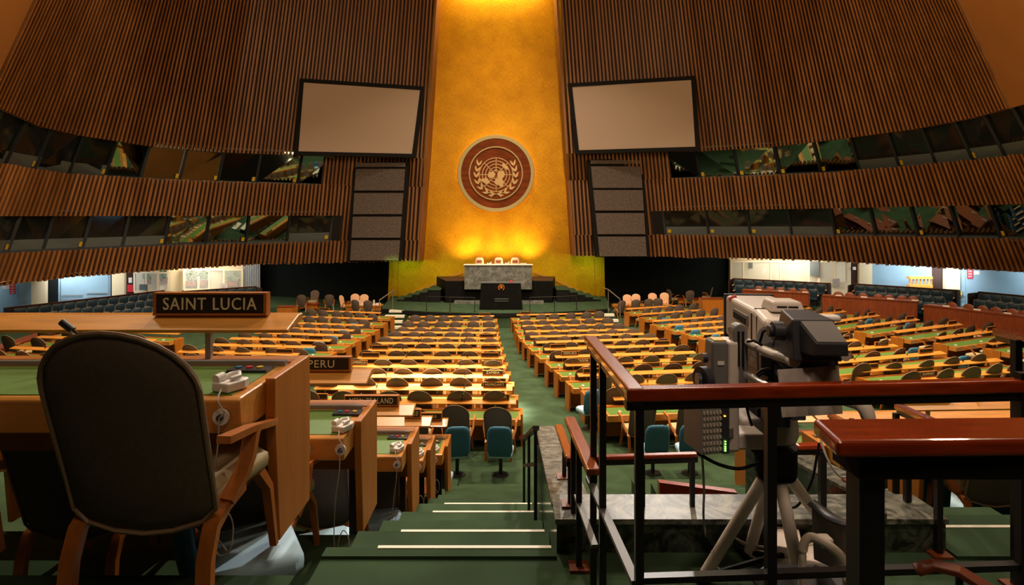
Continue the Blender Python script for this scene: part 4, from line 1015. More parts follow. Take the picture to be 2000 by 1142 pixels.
# tables at the foot of the stage with peach and taupe chairs
def front_table(x0, x1, y, d, name, chairs, dark=False):
    a, b_ = (x0-1000)/F*d, (x1-1000)/F*d; z = CZ-(y-430)/F*d; c = Vector(((a+b_)/2, d, floor_z((a+b_)/2, d)))
    r = empty('staff_table', c, 0, name, 'table'); w = (b_-a)/2; h = z-c.z
    mb = MB(); pts = [(-w, -.35), (w, -.35), (w*1.02, .1), (w*.9, .45), (-w*.9, .45), (-w*1.02, .1)]; mb.prism([(p, q, h) for p, q in pts], (0, 0, -.06)); mb.obj('tabletop', 'maple' if not dark else 'wood_red', r)
    mb = MB(); mb.prism([(-w*.95, -.3, h-.06), (w*.95, -.3, h-.06), (w*.95, -.26, h-.06), (-w*.95, -.26, h-.06)], (0, 0, -.25)); mb.obj('apron', 'maple_side', r)
    for s in (-1, 1): mb = MB(); mb.box(s*w*.85-.03, s*w*.85+.03, -.25, .3, 0, h-.06); mb.obj('leg', 'maple_side', r)
    for (px, dy, pe, rz, lab) in chairs:
        q = Vector(((px-1000)/F*(d+dy), d+dy, 0)); q.z = floor_z(q.x, q.y)
        o = inst('peach_chair' if pe else 'delegate_chair', ME_peachchair if pe else ME_farchair, None, q, rz); tag(o, lab, 'chair', 'chairs around the staff tables')
PI = math.pi
front_table(1196, 1311, 594.5, 38.3, 'orange topped staff table at the foot of the right stage steps', [(1226.7, .9, 1, PI, 'peach chair first from left behind right staff table'), (1244, .95, 1, PI, 'peach chair second from left behind right staff table'), (1276.5, .9, 1, PI, 'peach chair third from left behind right staff table'), (1298, .8, 1, PI-.2, 'peach chair fourth from left behind right staff table'),
    (1209, -.9, 0, .4, 'taupe chair leftmost before the right staff table'), (1239, -.85, 0, .1, 'taupe chair second from left before right staff table'), (1265, -.85, 0, 0, 'taupe chair third from left before right staff table'), (1285, -.85, 0, -.2, 'taupe chair rightmost before the right staff table')])
front_table(676, 748, 595, 38.3, 'brightly lit staff table at the foot of the left stage steps', [(676, .3, 1, -1.8, 'peach chair at left end of the left staff table'), (691, .95, 1, PI, 'peach chair behind left staff table, left one'), (709, .95, 1, PI, 'peach chair behind left staff table, right one'), (699, -.9, 0, -.3, 'taupe chair before left staff table, left one'), (721, -.9, 0, 0, 'taupe chair before left staff table, right one')])
front_table(585, 624, 592, 38.9, 'dim table in the dark at the left', [(590, -.8, 0, .2, 'dim chair left of the dark left table'), (643, 0, 0, .3, 'dim chair right of the dark left table'), (612, .9, 0, PI, 'dim chair behind the dark left table')], True)
front_table(1322, 1372, 582, 41.0, 'dim table in the dark at the right', [(1314, 0, 0, -1.2, 'dim chair left of the dark right table'), (1380, 0, 0, 1.2, 'dim chair right of the dark right table'), (1345, -.9, 0, 0, 'dim chair before the dark right table')], True)
for (x, y, d, lab) in ((706, 591.5, 38.3, 'bright white papers and flowers on the left staff table'), (735, 591.5, 38.3, 'bright papers at right of the left staff table'), (1272, 591, 38.3, 'white folders on the right staff table')):
    mb = MB(); 
    mb.cbox((0, 0, .02), (.5, .3, .04)); mb.cbox((.1, .05, .07), (.3, .25, .06), rot=Matrix.Rotation(.4, 3, 'Z')); mb.cyl((-.15, 0, .04), (-.15, 0, .3), .06)
    tag(mb.obj('paper_stack', 'white', loc=P(x, y+3.5, d)), lab, 'papers')
# ================================================================ platform, stair, stairwell parapet
ST = [(2.98, 1.585), (3.6, 1.82), (4.3, 2.1), (5.04, 2.39), (5.9, 2.72), (6.7, 3.03), (7.5, 3.35), (8.3, 3.66), (9.1, 3.97), (9.9, 4.28), (10.6, 4.55)]
PH = 1.6
mb = MB(); mb.box(-.9, 3.5, -1.5, 2.96, CZ-PH-.3, CZ-PH); struct(mb.obj('floor', 'carpet'))
def stair(xa, xb, label, nos, y0=0.0):
    prev = 2.9
    r = empty('carpeted_stair', Vector(((xa+xb)/2, 3, CZ-4.6)), 0, label, 'stairs'); c = r.location
    for i, (e, h) in enumerate(ST):
        b = MB(); b.box(xa-c.x, xb-c.x, prev-3, e-3+y0, -.6, CZ-h-c.z); b.obj('step', 'carpet', r)
        if i in nos:
            b = MB(); b.box(xa+.25*(xa < 0)-c.x, xb-.02-c.x, e-3+y0-.014, e-3+y0+.010, CZ-h-c.z-.022, CZ-h-c.z+.004); b.obj('nosing', 'nosing', r)
        prev = e+y0
stair(-.9, .21, 'green carpeted stair with white nosings left of the marble parapet', (0, 1, 3, 4))
stair(2.1, 3.5, 'green carpeted stair right of the stairwell parapet', (0,), .2)
def wt(d): return CZ-(.983+.153*d)
# parapet, top slab in lit marble colour + dark sides
def parapet(x0, x1, y0, y1):
    b = MB(); z0, z1 = wt(y0), wt(y1)
    zb = CZ-4.9
    b.hexa([(x0, y0, zb), (x1, y0, zb), (x1, y1, zb), (x0, y1, zb), (x0, y0, z0-.02), (x1, y0, z0-.02), (x1, y1, z1-.02), (x0, y1, z1-.02)]); w = b.obj('stairwell_parapet', 'marble_side')
    t = MB(); g = .008; t.hexa([(x0-g, y0-g, z0-.02), (x1+g, y0-g, z0-.02), (x1+g, y1, z1-.02), (x0-g, y1, z1-.02), (x0-g, y0-g, z0), (x1+g, y0-g, z0), (x1+g, y1, z1), (x0-g, y1, z1)]); t.obj('coping', 'marble', w)
    return w
w = parapet(.215, .405, 3.22, 5.42); tag(w, 'dark marble parapet with veined coping coloured as lit beside the left stair', 'wall')
w = parapet(1.9, 2.09, 3.22, 5.0); tag(w, 'dark marble parapet with veined coping on the right of the stairwell', 'wall')
b = MB(); b.box(.215, 2.09, 2.96, 3.21, CZ-4.9, CZ-1.46); w = b.obj('stairwell_parapet', 'marble_side'); tag(w, 'low dark marble kerb with veined coping in front of the stairwell', 'wall')
b = MB(); b.box(.207, 2.098, 2.95, 3.22, CZ-1.46, CZ-1.435); b.obj('coping', 'marble', w)
# slanted wooden board in the stairwell
b = MB(); p = [P(1288, 942, 4.6), P(1440, 962, 4.3), P(1440, 1010, 4.3), P(1288, 1010, 4.6)]; b.prism([p[3], p[2], p[1], p[0]], (0, .06, 0)); 
b.prism([P(1288, 1720, 4.6), P(1292, 1720, 4.6), P(1292, 1010, 4.6), P(1288, 1010, 4.6)], (0, .06, 0))
tag(b.obj('wooden_board', 'wood_red'), 'slanting reddish wooden board inside the stairwell', 'board')

# ================================================================ railings
def post(r, p, w, zbot, plate=False):
    o = Vector(r.location); b = MB(); b.box(p.x-w/2-o.x, p.x+w/2-o.x, p.y-w/2-o.y, p.y+w/2-o.y, zbot-o.z, p.z-o.z); q = b.obj('post', 'black', r)
    if plate: b = MB(); b.box(p.x-.045-o.x, p.x+.045-o.x, p.y-.045-o.y, p.y+.045-o.y, zbot-o.z, zbot-o.z+.012); b.obj('base_plate', 'counter', q)
def rail(r, pts, w, h, m_='rail_wood', nm='handrail', bevel=.008, under=True):
    o = Vector(r.location); b = MB(); pts = [Vector(p)-o for p in pts]
    b.sweep([p-Vector((0, 0, h/2)) for p in pts], w, h, rect=True); b.obj(nm, m_, r, bevel=bevel)
    if under:
        b = MB(); b.sweep([p-Vector((0, 0, h+.012)) for p in pts], w*.55, .03, rect=True); b.obj('rail_channel', 'black', r)
Z1 = CZ-.515-.0
cor = Vector((.385, 1.92, Z1-.005)); far = Vector((.35, 2.72, Z1+.0))
r = empty('railing', Vector((.4, 1.92, CZ-PH)), 0, 'railing with red-brown handrail and black posts in front of camera platform', 'railing')
rail(r, [far+Vector((0, .03, 0)), cor+Vector((0, -.02, 0))], .056, .034)
rr = Vector((2.15, 2.04, Z1-.0+.0)); rail(r, [cor+Vector((-.03, 0, -.002)), rr], .05, .042, 'wood_red')
post(r, Vector((.352, 2.66, Z1-.03)), .026, CZ-PH); post(r, Vector((.358, 2.43, Z1-.03)), .026, CZ-PH)
post(r, cor+Vector((.012, .0, -.03)), .026, CZ-PH); post(r, Vector((.82, 1.95, Z1-.03)), .030, CZ-PH); post(r, Vector((1.66, 2.0, Z1+.02)), .028, CZ-PH)
def bar(r, a, b_, w, h, nm='lower_bar', m_='black'):
    o = Vector(r.location); q = MB(); q.sweep([Vector(a)-o, Vector(b_)-o], w, h, rect=True); q.obj(nm, m_, r)
bar(r, (.39, 1.93, CZ-1.14), (.34, 2.72, CZ-1.14), .03, .016, m_='cam_grey'); bar(r, (.39, 1.92, CZ-1.12), (2.15, 2.04, CZ-1.13), .03, .02)
# lower railings toward the stair, left
r = empty('railing', Vector((.32, 2.83, CZ-PH)), 0, 'short lower railing with orange-brown handrail beside left corner post', 'railing')
rail(r, [Vector((.30, 3.2, CZ-1.02)), Vector((.335, 2.52, CZ-1.02))], .055, .03)
post(r, Vector((.302, 3.02, CZ-1.045)), .026, CZ-PH, True); post(r, Vector((.308, 2.83, CZ-1.045)), .026, CZ-PH, True)
bar(r, (.305, 2.9, CZ-1.30), (.33, 2.45, CZ-1.30), .026, .014, m_='cam_grey')
# railing on top of the parapet
pa, pb = P(1091, 828, 3.95), P(1114, 890, 3.1)
r = empty('railing', Vector((.3, 3.2, wt(3.2))), 0, 'low railing on the marble coping with orange handrail turning right', 'railing')
rail(r, [pa, pb], .05, .026); z2 = pb.z
rail(r, [pb+Vector((-.02, 0, -.004)), P(1362, 883, 3.09)], .04, .02, 'wood_red', under=True)
post(r, Vector((pa.x+.015, 3.7, lerp(pb.z, pa.z, .7)-.02)), .024, wt(3.7), True); post(r, Vector((pb.x+.0, 3.1, pb.z-.02)), .026, CZ-1.435, True)
post(r, Vector((P(1255, 0, 3.09).x, 3.09, z2-.02)), .022, CZ-1.435); post(r, Vector((P(1352, 0, 3.09).x, 3.09, z2-.02)), .022, CZ-1.435)
# far post pairs seen past it in the stairwell
# small stair handrail left of parapet
r = empty('railing', Vector((.14, 5.0, CZ-2.39)), 0, 'small black stair handrail with three posts left of the parapet', 'railing')
a, b_ = P(1023, 858, 6.6), P(1047, 835, 4.75)
bar(r, a, b_, .05, .03, 'handrail', 'black'); bar(r, a+Vector((-.02, .06, 0)), a.lerp(b_, .35), .055, .034, 'handrail_cap', 'rail_wood'); bar(r, a-Vector((0, 0, .28)), b_-Vector((0, 0, .28)), .02, .03)
for t, d, hh in ((.03, 6.55, 3.03), (.5, 5.6, 2.72), (.97, 4.8, 2.39)): post(r, a.lerp(b_, t), .026, CZ-hh)
# right-hand lower railings
r = empty('railing', Vector((2.04, 2.95, CZ-PH)), 0, 'lower railing at right with red-brown rail sloping to the left', 'railing')
rail(r, [P(1757, 790, 3.75), P(1832, 822, 2.95)], .06, .03, 'wood_red')
post(r, Vector((2.04, 2.94, P(1832, 822, 2.95).z-.03)), .028, CZ-PH, True); post(r, Vector((2.02, 3.14, P(1815, 814, 3.1).z-.03)), .028, CZ-1.435)
post(r, Vector((2.30, 3.68, P(1757, 790, 3.75).z-.03)), .028, CZ-1.82, True)
bar(r, P(1772, 886, 3.2), P(1830, 912, 2.9), .02, .03)
r = empty('railing', Vector((2.0, 3.6, wt(3.6))), 0, 'low railing on the right marble coping behind the tripod', 'railing')
rail(r, [P(1624, 808, 3.9), P(1672, 832, 3.2)], .05, .026, 'wood_red'); post(r, Vector((1.995, 3.6, P(1650, 822, 3.5).z-.02)), .026, wt(3.6), True); post(r, Vector((2.0, 4.4, P(1624, 808, 3.9).z-.03)), .026, wt(4.4), True)
rail(r, [P(1555, 867, 3.12), P(1607, 866, 3.12)], .05, .024, 'wood_red'); post(r, Vector((P(1606, 0, 3.09).x, 3.09, P(0, 868, 3.12).z-.02)), .03, CZ-1.435)
# right rail above (taller) running out of the frame
r = empty('railing', Vector((2.2, 2.7, CZ-PH)), 0, 'tall railing at the right edge with thick black post', 'railing')
rail(r, [P(1952, 640, 2.95), P(2060, 662, 2.4)], .06, .035, 'wood_red'); post(r, Vector((P(1985, 0, 2.68).x, 2.68, P(0, 650, 2.68).z-.03)), .03, CZ-PH, True)
# nearest rail, close to the eye
r = empty('railing', Vector((.6, 1.15, CZ-PH)), 0, 'nearest railing with broad glossy red handrail and thick black post', 'railing')
zr = CZ-.372
b = MB(); o = Vector(r.location)
pl = [Vector((.565, 1.155, 0)), Vector((1.6, 1.185, 0)), Vector((1.6, 1.06, 0)), Vector((.548, 1.035, 0))]
b.prism([Vector((p.x-o.x, p.y-o.y, zr-o.z-.03)) for p in pl], (0, 0, .03)); b.obj('handrail', 'wood_red', r, bevel=.008)
b = MB(); b.box(.60-o.x, 1.6-o.x, 1.06-o.y, 1.15-o.y, zr-.075-o.z, zr-.03-o.z); b.obj('rail_channel', 'matte_black', r)
post(r, Vector((.632, 1.10, zr-.06)), .044, CZ-PH); post(r, Vector((1.5, 1.11, zr-.06)), .044, CZ-PH)

# ================================================================ television camera on its tripod
def T(p0, yaw, pitch=0.0, roll=0.0): return Matrix.Translation(Vector(p0)) @ Matrix.Rotation(yaw, 4, 'Z') @ Matrix.Rotation(pitch, 4, 'X') @ Matrix.Rotation(roll, 4, 'Y')
hub = Vector((P(1515, 0, 2.75).x, 2.75, CZ-1.06))
r = empty('tripod', Vector((hub.x, hub.y, CZ-PH)), 0, 'pale tubular tripod carrying the television camera', 'tripod'); o = Vector(r.location)
fz0 = CZ-PH
for foot in (Vector((P(1368, 0, 2.72).x, 2.72, fz0)), Vector((1.12, 2.92, fz0)), Vector((hub.x+.02, 2.5, fz0)), Vector((1.60, 2.92, fz0))):
    b = MB(); h0 = hub+Vector(((foot.x-hub.x)*.06, (foot.y-hub.y)*.06, -.04)); b.sweep([h0-o, foot.lerp(h0, .04)-o], .027, .027, n=14, taper=.95); lg = b.obj('leg', 'cam', r, smooth=40)
    b = MB(); b.cyl(foot-o, foot.lerp(h0, .07)-o, .034); b.obj('foot', 'matte_black', lg, smooth=40)
    b = MB(); b.sweep([h0.lerp(foot, .0)-o, h0.lerp(foot, .12)-o], .04, .036, n=14); b.obj('clamp', 'matte_black', lg, smooth=40)
b = MB(); b.cyl(hub-o+Vector((0, 0, -.06)), hub-o+Vector((0, 0, .05)), .09, n=24); b.obj('crown', 'matte_black', r, smooth=40)
b = MB()
for f2 in (Vector((P(1368, 0, 2.72).x, 2.72, fz0+.02)), Vector((1.12, 2.92, fz0+.02)), Vector((1.60, 2.92, fz0+.02))): b.sweep([Vector((hub.x, 2.75, fz0+.10))-o, f2-o], .012, .02, rect=True)
b.obj('spreader', 'matte_black', r)
# camera: head, plate, body
r = empty('television_camera', Vector((hub.x, hub.y, hub.z+.05)), 0, 'large beige studio television camera with black viewfinder behind the railing', 'camera'); o = Vector(r.location)
def part(name, m_, Tm, fn, bevel=.01, smooth=None, parent=None):
    b = MB(); b.T = Matrix.Translation(-o) @ Tm; fn(b); return b.obj(name, m_, parent or r, smooth=smooth, bevel=bevel)
# pan head wrapped in plastic
hd = T(P(1506, 845, 2.68), .0)
def f(b): b.prism([(-.115, 0, -.065), (.11, 0, -.065), (.13, 0, -.02), (.125, 0, .06), (.10, 0, .07), (-.115, 0, .055)], (0, .2, 0))
part('pan_head', 'cloth', hd, f, .02)
part('head_plate', 'matte_black', hd, lambda b: (b.box(-.05, .09, .02, .16, .06, .10), b.cyl((0.02, .1, -.12), (0.02, .1, -.06), .07, n=24)), .006)
# vertical counterweight column at left: two-tone slab
col_ = T(P(1418, 770, 2.5), .0)
part('side_column', 'cam_grey', col_, lambda b: b.box(-.055, .01, 0, .10, -.235, .215), .012)
part('side_column', 'cam', col_, lambda b: b.box(.01, .055, -.005, .12, -.235, .215), .012)
part('column_foot', 'cam', col_, lambda b: b.box(.0, .17, .02, .14, -.235, -.17), .01)
part('yellow_label', 'yellow', col_, lambda b: b.box(-.045, .005, .01, .08, .215, .219), 0)
part('white_label', 'white', col_, lambda b: b.box(-.035, -.008, -.003, .0, .12, .135), 0)
def f(b):
    b.T = b.T @ Matrix.Translation((-.065, 0, .05))
    b.sweep([(0, .04, 0), (-.03, .03, 0)], .055, .055, n=18); b.sweep([(-.03, .03, 0), (-.045, .03, 0)], .03, .03, n=12); b.sweep([(0, .04, .09), (-.02, .04, .09)], .02, .02, n=10)
part('adjusting_knob', 'cam_dark', col_, f, 0, 40)
# yoke arm with rounded top and slot
def f(b):
    ol = [(-.03, -.26), (.03, -.26)]+[(.03*math.cos(a), .0+.03*math.sin(a)) for a in [math.pi*i/8 for i in range(9)]]
    b.prism([(x, 0, z) for x, z in ol], (0, .06, 0))
part('yoke_arm', 'cam_grey', T(P(1447, 647, 2.5), .0), f, .006)
part('yoke_slot', 'matte_black', T(P(1447, 647, 2.5), .0), lambda b: (b.box(-.014, -.006, -.006, 0, -.14, .0), b.box(.004, .012, -.006, 0, -.14, .0)), 0)
# lens housing
A = Vector((1.02, 2.5, CZ-.383)); yaw = -.115
body = Matrix.Translation(A) @ Matrix.Rotation(yaw, 4, 'Z')
W = .235
def f(b):
    b.hexa([(0, .10, -.215), (W, .10, -.215), (W, .66, -.205), (0, .66, -.205), (0, .10, 0), (W, .10, 0), (W, .66, 0), (0, .66, 0)])
part('lens_housing', 'cam', body, f, .02)
part('lens_hood', 'cam_dark', body, lambda b: b.box(-.004, W+.004, .66, .685, -.215, .005), .004)
part('housing_seam', 'matte_black', body, lambda b: (b.box(-.003, .0, .16, .168, -.2, -.02), b.box(-.003, .0, .08, .086, -.2, -.02), b.box(.01, W-.01, .16, .166, 0, .003)), 0)
def f(b): b.box(-.006, .0, .22, .47, -.085, -.04)
q = part('side_slot', 'cam_grey', body, f, .002)
part('slot_opening', 'matte_black', body, lambda b: b.box(-.009, -.005, .24, .46, -.08, -.055), 0, parent=None)
part('tally_light', 'red_sign', body, lambda b: b.cyl((-.004, .56, -.012), (.03, .56, .004), .012), 0, 40)
inst('lettering', text_mesh('CANON', .018, .07, .001, 'cam_dark'), r).matrix_local = Matrix.Translation(-o) @ body @ Matrix.Translation((-.002, .56, -.165)) @ Matrix.Rotation(-math.pi/2, 4, 'Z')
def f(b):
    b.hexa([(-.005, -.02, -.17), (W+.02, -.02, -.17), (W+.02, .15, -.21), (-.005, .15, -.21), (.0, -.02, -.02), (W+.01, -.02, -.02), (W+.01, .15, .006), (0, .15, .006)])
part('camera_body', 'cam', body, f, .02)
def f(b): b.hexa([(.05, .06, .0), (.19, .06, .0), (.19, .22, .0), (.05, .22, .0), (.06, .07, .045), (.175, .07, .045), (.175, .2, .045), (.06, .2, .045)])
part('top_hump', 'cam', body, f, .01)
part('vent', 'matte_black', body, lambda b: (b.box(.075, .115, .062, .068, .02, .026), b.box(.12, .16, .062, .068, .02, .026)), 0)
part('handle_pad', 'white', body, lambda b: b.box(.16, .27, -.09, -.03, -.012, .012), .01)
# viewfinder
vf = T(P(1597, 655, 2.12), -.06)
part('viewfinder', 'cam_dark', vf, lambda b: b.hexa([(-.08, 0, -.09), (.085, 0, -.09), (.085, .2, -.09), (-.08, .2, -.09), (-.075, .03, .05), (.07, .03, .05), (.055, .2, .062), (-.05, .2, .062)]), .006)
part('viewfinder_hood', 'cam_dark', vf, lambda b: b.hexa([(-.04, -.075, -.055), (.07, -.075, -.055), (.085, .02, -.065), (-.06, .02, -.065), (-.036, -.075, -.012), (.068, -.075, -.012), (.066, .02, .042), (-.052, .02, .042)]), .006)
part('hood_flap', 'cam_grey', vf, lambda b: b.hexa([(-.032, -.073, -.010), (.064, -.073, -.010), (.058, .018, .044), (-.05, .018, .044), (-.032, -.073, -.007), (.064, -.073, -.007), (.058, .018, .047), (-.05, .018, .047)]), 0)
part('viewfinder_knob', 'cam_dark', vf, lambda b: (b.cyl((-.085, .08, 0), (-.125, .08, 0), .035, n=18), b.cyl((-.125, .08, 0), (-.14, .08, 0), .022, n=12)), .004, 40)
part('control_box', 'cam_dark', T(P(1596, 705, 2.2), -.05), lambda b: (b.box(-.075, .075, 0, .12, -.03, .03), b.box(-.04, .04, -.02, .05, .03, .05)), .004)
part('control_labels', 'sill', T(P(1596, 705, 2.2), -.05), lambda b: (b.box(-.06, -.02, -.004, 0, .0, .006), b.box(.02, .05, -.004, 0, .0, .006), b.box(-.065, .06, -.004, 0, .018, .021)), 0)
# white cloth hanging below the control box
def f(b):
    n, m_ = 14, 8; vs = []
    for j in range(m_+1):
        for i in range(n+1):
            x = lerp(lerp(1519, 1528, j/m_), lerp(1638, 1646, j/m_), i/n); y = lerp(lerp(722, 714, i/n), lerp(815, 808, i/n), j/m_)
            d = 2.13+.012*math.sin(i*1.3+j*.5)+.01*math.sin(i*.7)-.06*j/m_+.15*(abs(i-n/2)/n)**2
            vs.append(P(x, y, d))
    b.add(vs, [(j*(n+1)+i, j*(n+1)+i+1, (j+1)*(n+1)+i+1, (j+1)*(n+1)+i) for j in range(m_) for i in range(n)])
    b.add([v+Vector((0, .004, 0)) for v in vs], [(j*(n+1)+i, (j+1)*(n+1)+i, (j+1)*(n+1)+i+1, j*(n+1)+i+1) for j in range(m_) for i in range(n)])
part('script_cloth', 'cloth', Matrix(), f, 0, 60)
part('cloth_clip', 'matte_black', T(P(1578, 720, 2.2), 0), lambda b: b.box(-.024, .024, -.012, .02, -.012, .012), .003)
# under-body: cradle, pan bars, cables
part('pan_bar', 'cam', Matrix(), lambda b: (b.sweep([P(1458, 668, 2.52), P(1510, 692, 2.3), P(1545, 703, 2.2)], .018, .018, n=12), b.sweep([P(1545, 703, 2.2), P(1552, 706, 2.17)], .022, .022, n=12)), 0, 40)
part('pan_bar', 'cam', Matrix(), lambda b: b.sweep([P(1615, 680, 2.3), P(1636, 688, 2.2), P(1653, 697, 2.15)], .018, .016, n=12), 0, 40)
part('focus_handle', 'cam', Matrix(), lambda b: (b.sweep([P(1644, 782, 2.3), P(1672, 790, 2.2), P(1684, 797, 2.17)], .017, .017, n=12), b.sweep([P(1684, 790, 2.17), P(1692, 802, 2.15), P(1700, 826, 2.14)], .028, .028, n=14, taper=.8)), 0, 40)
part('zoom_handle', 'steel', Matrix(), lambda b: b.sweep([P(1459, 731, 2.45), P(1480, 745, 2.35), P(1508, 758, 2.28)], .015, .015, n=12), 0, 40)
part('cradle', 'cam_dark', Matrix(), lambda b: (b.cbox(P(1500, 720, 2.6), (.13, .18, .16)), b.cbox(P(1545, 760, 2.62), (.06, .15, .22)), b.cbox(P(1480, 700, 2.6), (.05, .12, .08)), b.cyl(P(1500, 742, 2.45), P(1500, 742, 2.6), .05), b.cbox(P(1512, 800, 2.66), (.09, .12, .12))), .006)
part('gear_fittings', 'steel', Matrix(), lambda b: [b.cyl(P(x, y, 2.46), P(x+3, y+1, 2.40), rr) for x, y, rr in ((1472, 690, .012), (1490, 735, .014), (1505, 748, .01), (1520, 730, .012), (1478, 755, .012), (1530, 775, .014), (1512, 785, .01), (1466, 700, .01), (1530, 700, .012))], 0, 40)
part('round_dial', 'cam_grey', Matrix(), lambda b: (b.sweep([P(1500, 660, 2.44), P(1497, 660, 2.40)], .035, .045, n=20), b.sweep([P(1506, 676, 2.40), P(1504, 676, 2.37)], .028, .03, n=20, mi=0)), 0, 40)
part('camera_cable', 'matte_black', Matrix(), lambda b: [b.sweep([P(*q) for q in c], .0055, .0055, n=6) for c in (
    [(1483, 672, 2.4), (1490, 648, 2.36), (1503, 641, 2.35), (1512, 652, 2.35), (1514, 676, 2.36), (1510, 700, 2.38), (1508, 740, 2.42), (1520, 780, 2.5)],
    [(1460, 667, 2.45), (1472, 665, 2.4), (1486, 672, 2.38), (1498, 690, 2.37)], [(1540, 800, 2.3), (1560, 795, 2.25), (1568, 790, 2.24), (1545, 780, 2.24), (1528, 776, 2.3)],
    [(1480, 735, 2.4), (1490, 728, 2.36), (1505, 735, 2.36), (1512, 755, 2.38)], [(1506, 700, 2.36), (1530, 720, 2.3), (1548, 718, 2.25), (1556, 706, 2.22)], [(1455, 780, 2.4), (1462, 810, 2.42), (1468, 830, 2.5)])], 0, 50)
# rack unit with LEDs hanging at the left
r2 = empty('rack_unit', P(1384, 880, 2.42), 0, 'grey louvred equipment rack with green lights left of camera', 'electronics'); o2 = Vector(r2.location)
o = o2; rk = T(P(1393, 838, 2.42), .2); r_keep = r; r = r2
part('casing', 'grey', rk, lambda b: b.box(-.055, .03, -.01, .14, -.095, .11), .004)
part('front_face', 'cam_dark', rk, lambda b: b.box(.03, .062, -.015, .02, -.095, .105), .003)
part('louvre', 'cam', rk, lambda b: [b.box(-.05+i*.014, -.043+i*.014, -.016, -.009, -.08+j*.024, -.068+j*.024) for i in range(6) for j in range(7)], 0)
part('green_light', 'led_green', rk, lambda b: [b.cbox((.042, -.018, z), (.005, .004, .004)) for z in (-.055, -.065, -.073, -.081, -.045)], 0)
part('orange_light', 'led_orange', rk, lambda b: b.cbox((.040, -.018, .055), (.006, .004, .004)), 0)
part('bracket', 'cam_grey', rk, lambda b: b.box(.03, .12, .05, .12, -.06, -.02), .003)
r = r_keep
# cables on the floor, hanging cable
def cable(name, pts, rad_, m_, label):
    b = MB()
    P2 = [Vector(p) for p in pts]; out = []
    for i in range(len(P2)-1):
        p0, p1, p2, p3 = P2[max(i-1, 0)], P2[i], P2[i+1], P2[min(i+2, len(P2)-1)]
        for t in (0, .25, .5, .75): 
            out.append(.5*((2*p1)+(-p0+p2)*t+(2*p0-5*p1+4*p2-p3)*t*t+(-p0+3*p1-3*p2+p3)*t**3))
    out.append(P2[-1]); b.sweep(out, rad_, rad_, n=7); return tag(b.obj(name, m_, smooth=50), label, 'cable')
def fl(px, py, dz=.008):
    d = PH*F/(py-430); v = P(px, py, d); v.z = fz0+dz; return v
cable('power_cable', [P(1368, 850, 2.46), P(1372, 900, 2.5), P(1375, 960, 2.55), P(1374, 1010, 2.6), fl(1380, 1062, .02), fl(1388, 1075), fl(1395, 1092), fl(1405, 1115), fl(1450, 1122)], .005, 'cloth', 'pale cable hanging from the rack unit to the floor')
pts = []
for i in range(38):
    a = i*.52; k = 1+.12*math.sin(i*.9); c = fl(1520, 1080); pts.append(Vector((c.x+.19*k*math.cos(a), c.y+.13*k*math.sin(a), fz0+.01+.0022*i)))
cable('coiled_cable', pts, .006, 'cloth', 'coil of pale cable on the carpet under the tripod')
pts = []
for i in range(26):
    a = i*.5+1; k = 1+.15*math.sin(i*.7); c = fl(1485, 1062); pts.append(Vector((c.x+.12*k*math.cos(a), c.y+.08*k*math.sin(a), fz0+.02+.003*i)))
cable('coiled_cable', pts, .006, 'matte_black', 'coil of black cable beside the pale coil under the tripod')
cable('power_cable', [P(1603, 860, 2.95), P(1618, 900, 2.9), P(1640, 930, 2.9), P(1665, 930, 2.92), P(1690, 940, 2.9), P(1722, 975, 2.88), P(1730, 1010, 2.86), fl(1715, 1045, .03), fl(1695, 1052)], .005, 'cloth', 'pale cable looping over the right marble coping to the floor')
cable('power_cable', [P(1362, 884, 2.5), P(1400, 905, 2.45), P(1440, 915, 2.45), P(1470, 908, 2.55), P(1500, 895, 2.68)], .007, 'matte_black', 'thick black cable from rack unit to tripod head')
cable('power_cable', [P(1600, 865, 2.8), P(1594, 900, 2.8), P(1585, 940, 2.8), P(1560, 985, 2.85), P(1540, 992, 2.95)], .006, 'matte_black', 'black cable drooping behind the right tripod leg')
# white power box on floor, office chairs at the bottom
c = fl(1565, 1108, 0); r = empty('power_supply_box', c, -.35, 'pale metal box on the floor behind the office chair', 'box')
b = MB(); b.box(-.12, .0, -.1, .1, 0, .13); b.box(0, .14, -.1, .1, 0, .09); b.obj('casing', 'pink_box', r, bevel=.006)
b = MB(); b.box(-.11, -.03, -.104, -.1, .09, .1); b.obj('label', 'cloth', r)
bo = P(1625, 1040, 2.3); bo.z = CZ-PH
r = empty('office_chair', bo, 0, 'dark grey office chair with pale looped armrest behind the railing', 'chair')
def lp(x, y, d): return P(x, y, d)-bo
n = 8; fr = []; bk = []
for i in range(n+1):
    t = i/n; x = lerp(1585, 1672, t); d = lerp(2.42, 2.12, t)+.05*math.sin(math.pi*t)
    yt = lerp(986, 1034, t)+8*math.sin(math.pi*t); yb = lerp(1092, 1128, t)
    fr += [lp(x, yt, d), lp(lerp(1590, 1668, t), yb, d-.03)]; bk += [lp(x, yt, d)+Vector((.02, .045, 0)), lp(lerp(1590, 1668, t), yb, d-.03)+Vector((.02, .045, 0))]
b = MB(); b.add(fr+bk, [(2*i, 2*i+1, 2*i+3, 2*i+2) for i in range(n)]+[(2*(n+1)+2*i, 2*(n+1)+2*i+2, 2*(n+1)+2*i+3, 2*(n+1)+2*i+1) for i in range(n)]+[(2*i, 2*i+2, 2*(n+1)+2*i+2, 2*(n+1)+2*i) for i in range(n)]+[(2*i+1, 2*(n+1)+2*i+1, 2*(n+1)+2*i+3, 2*i+3) for i in range(n)]+[(0, 2*(n+1), 2*(n+1)+1, 1), (2*n, 2*n+1, 4*n+3, 4*n+2)])
b.obj('backrest', 'cam_grey', r, smooth=50)
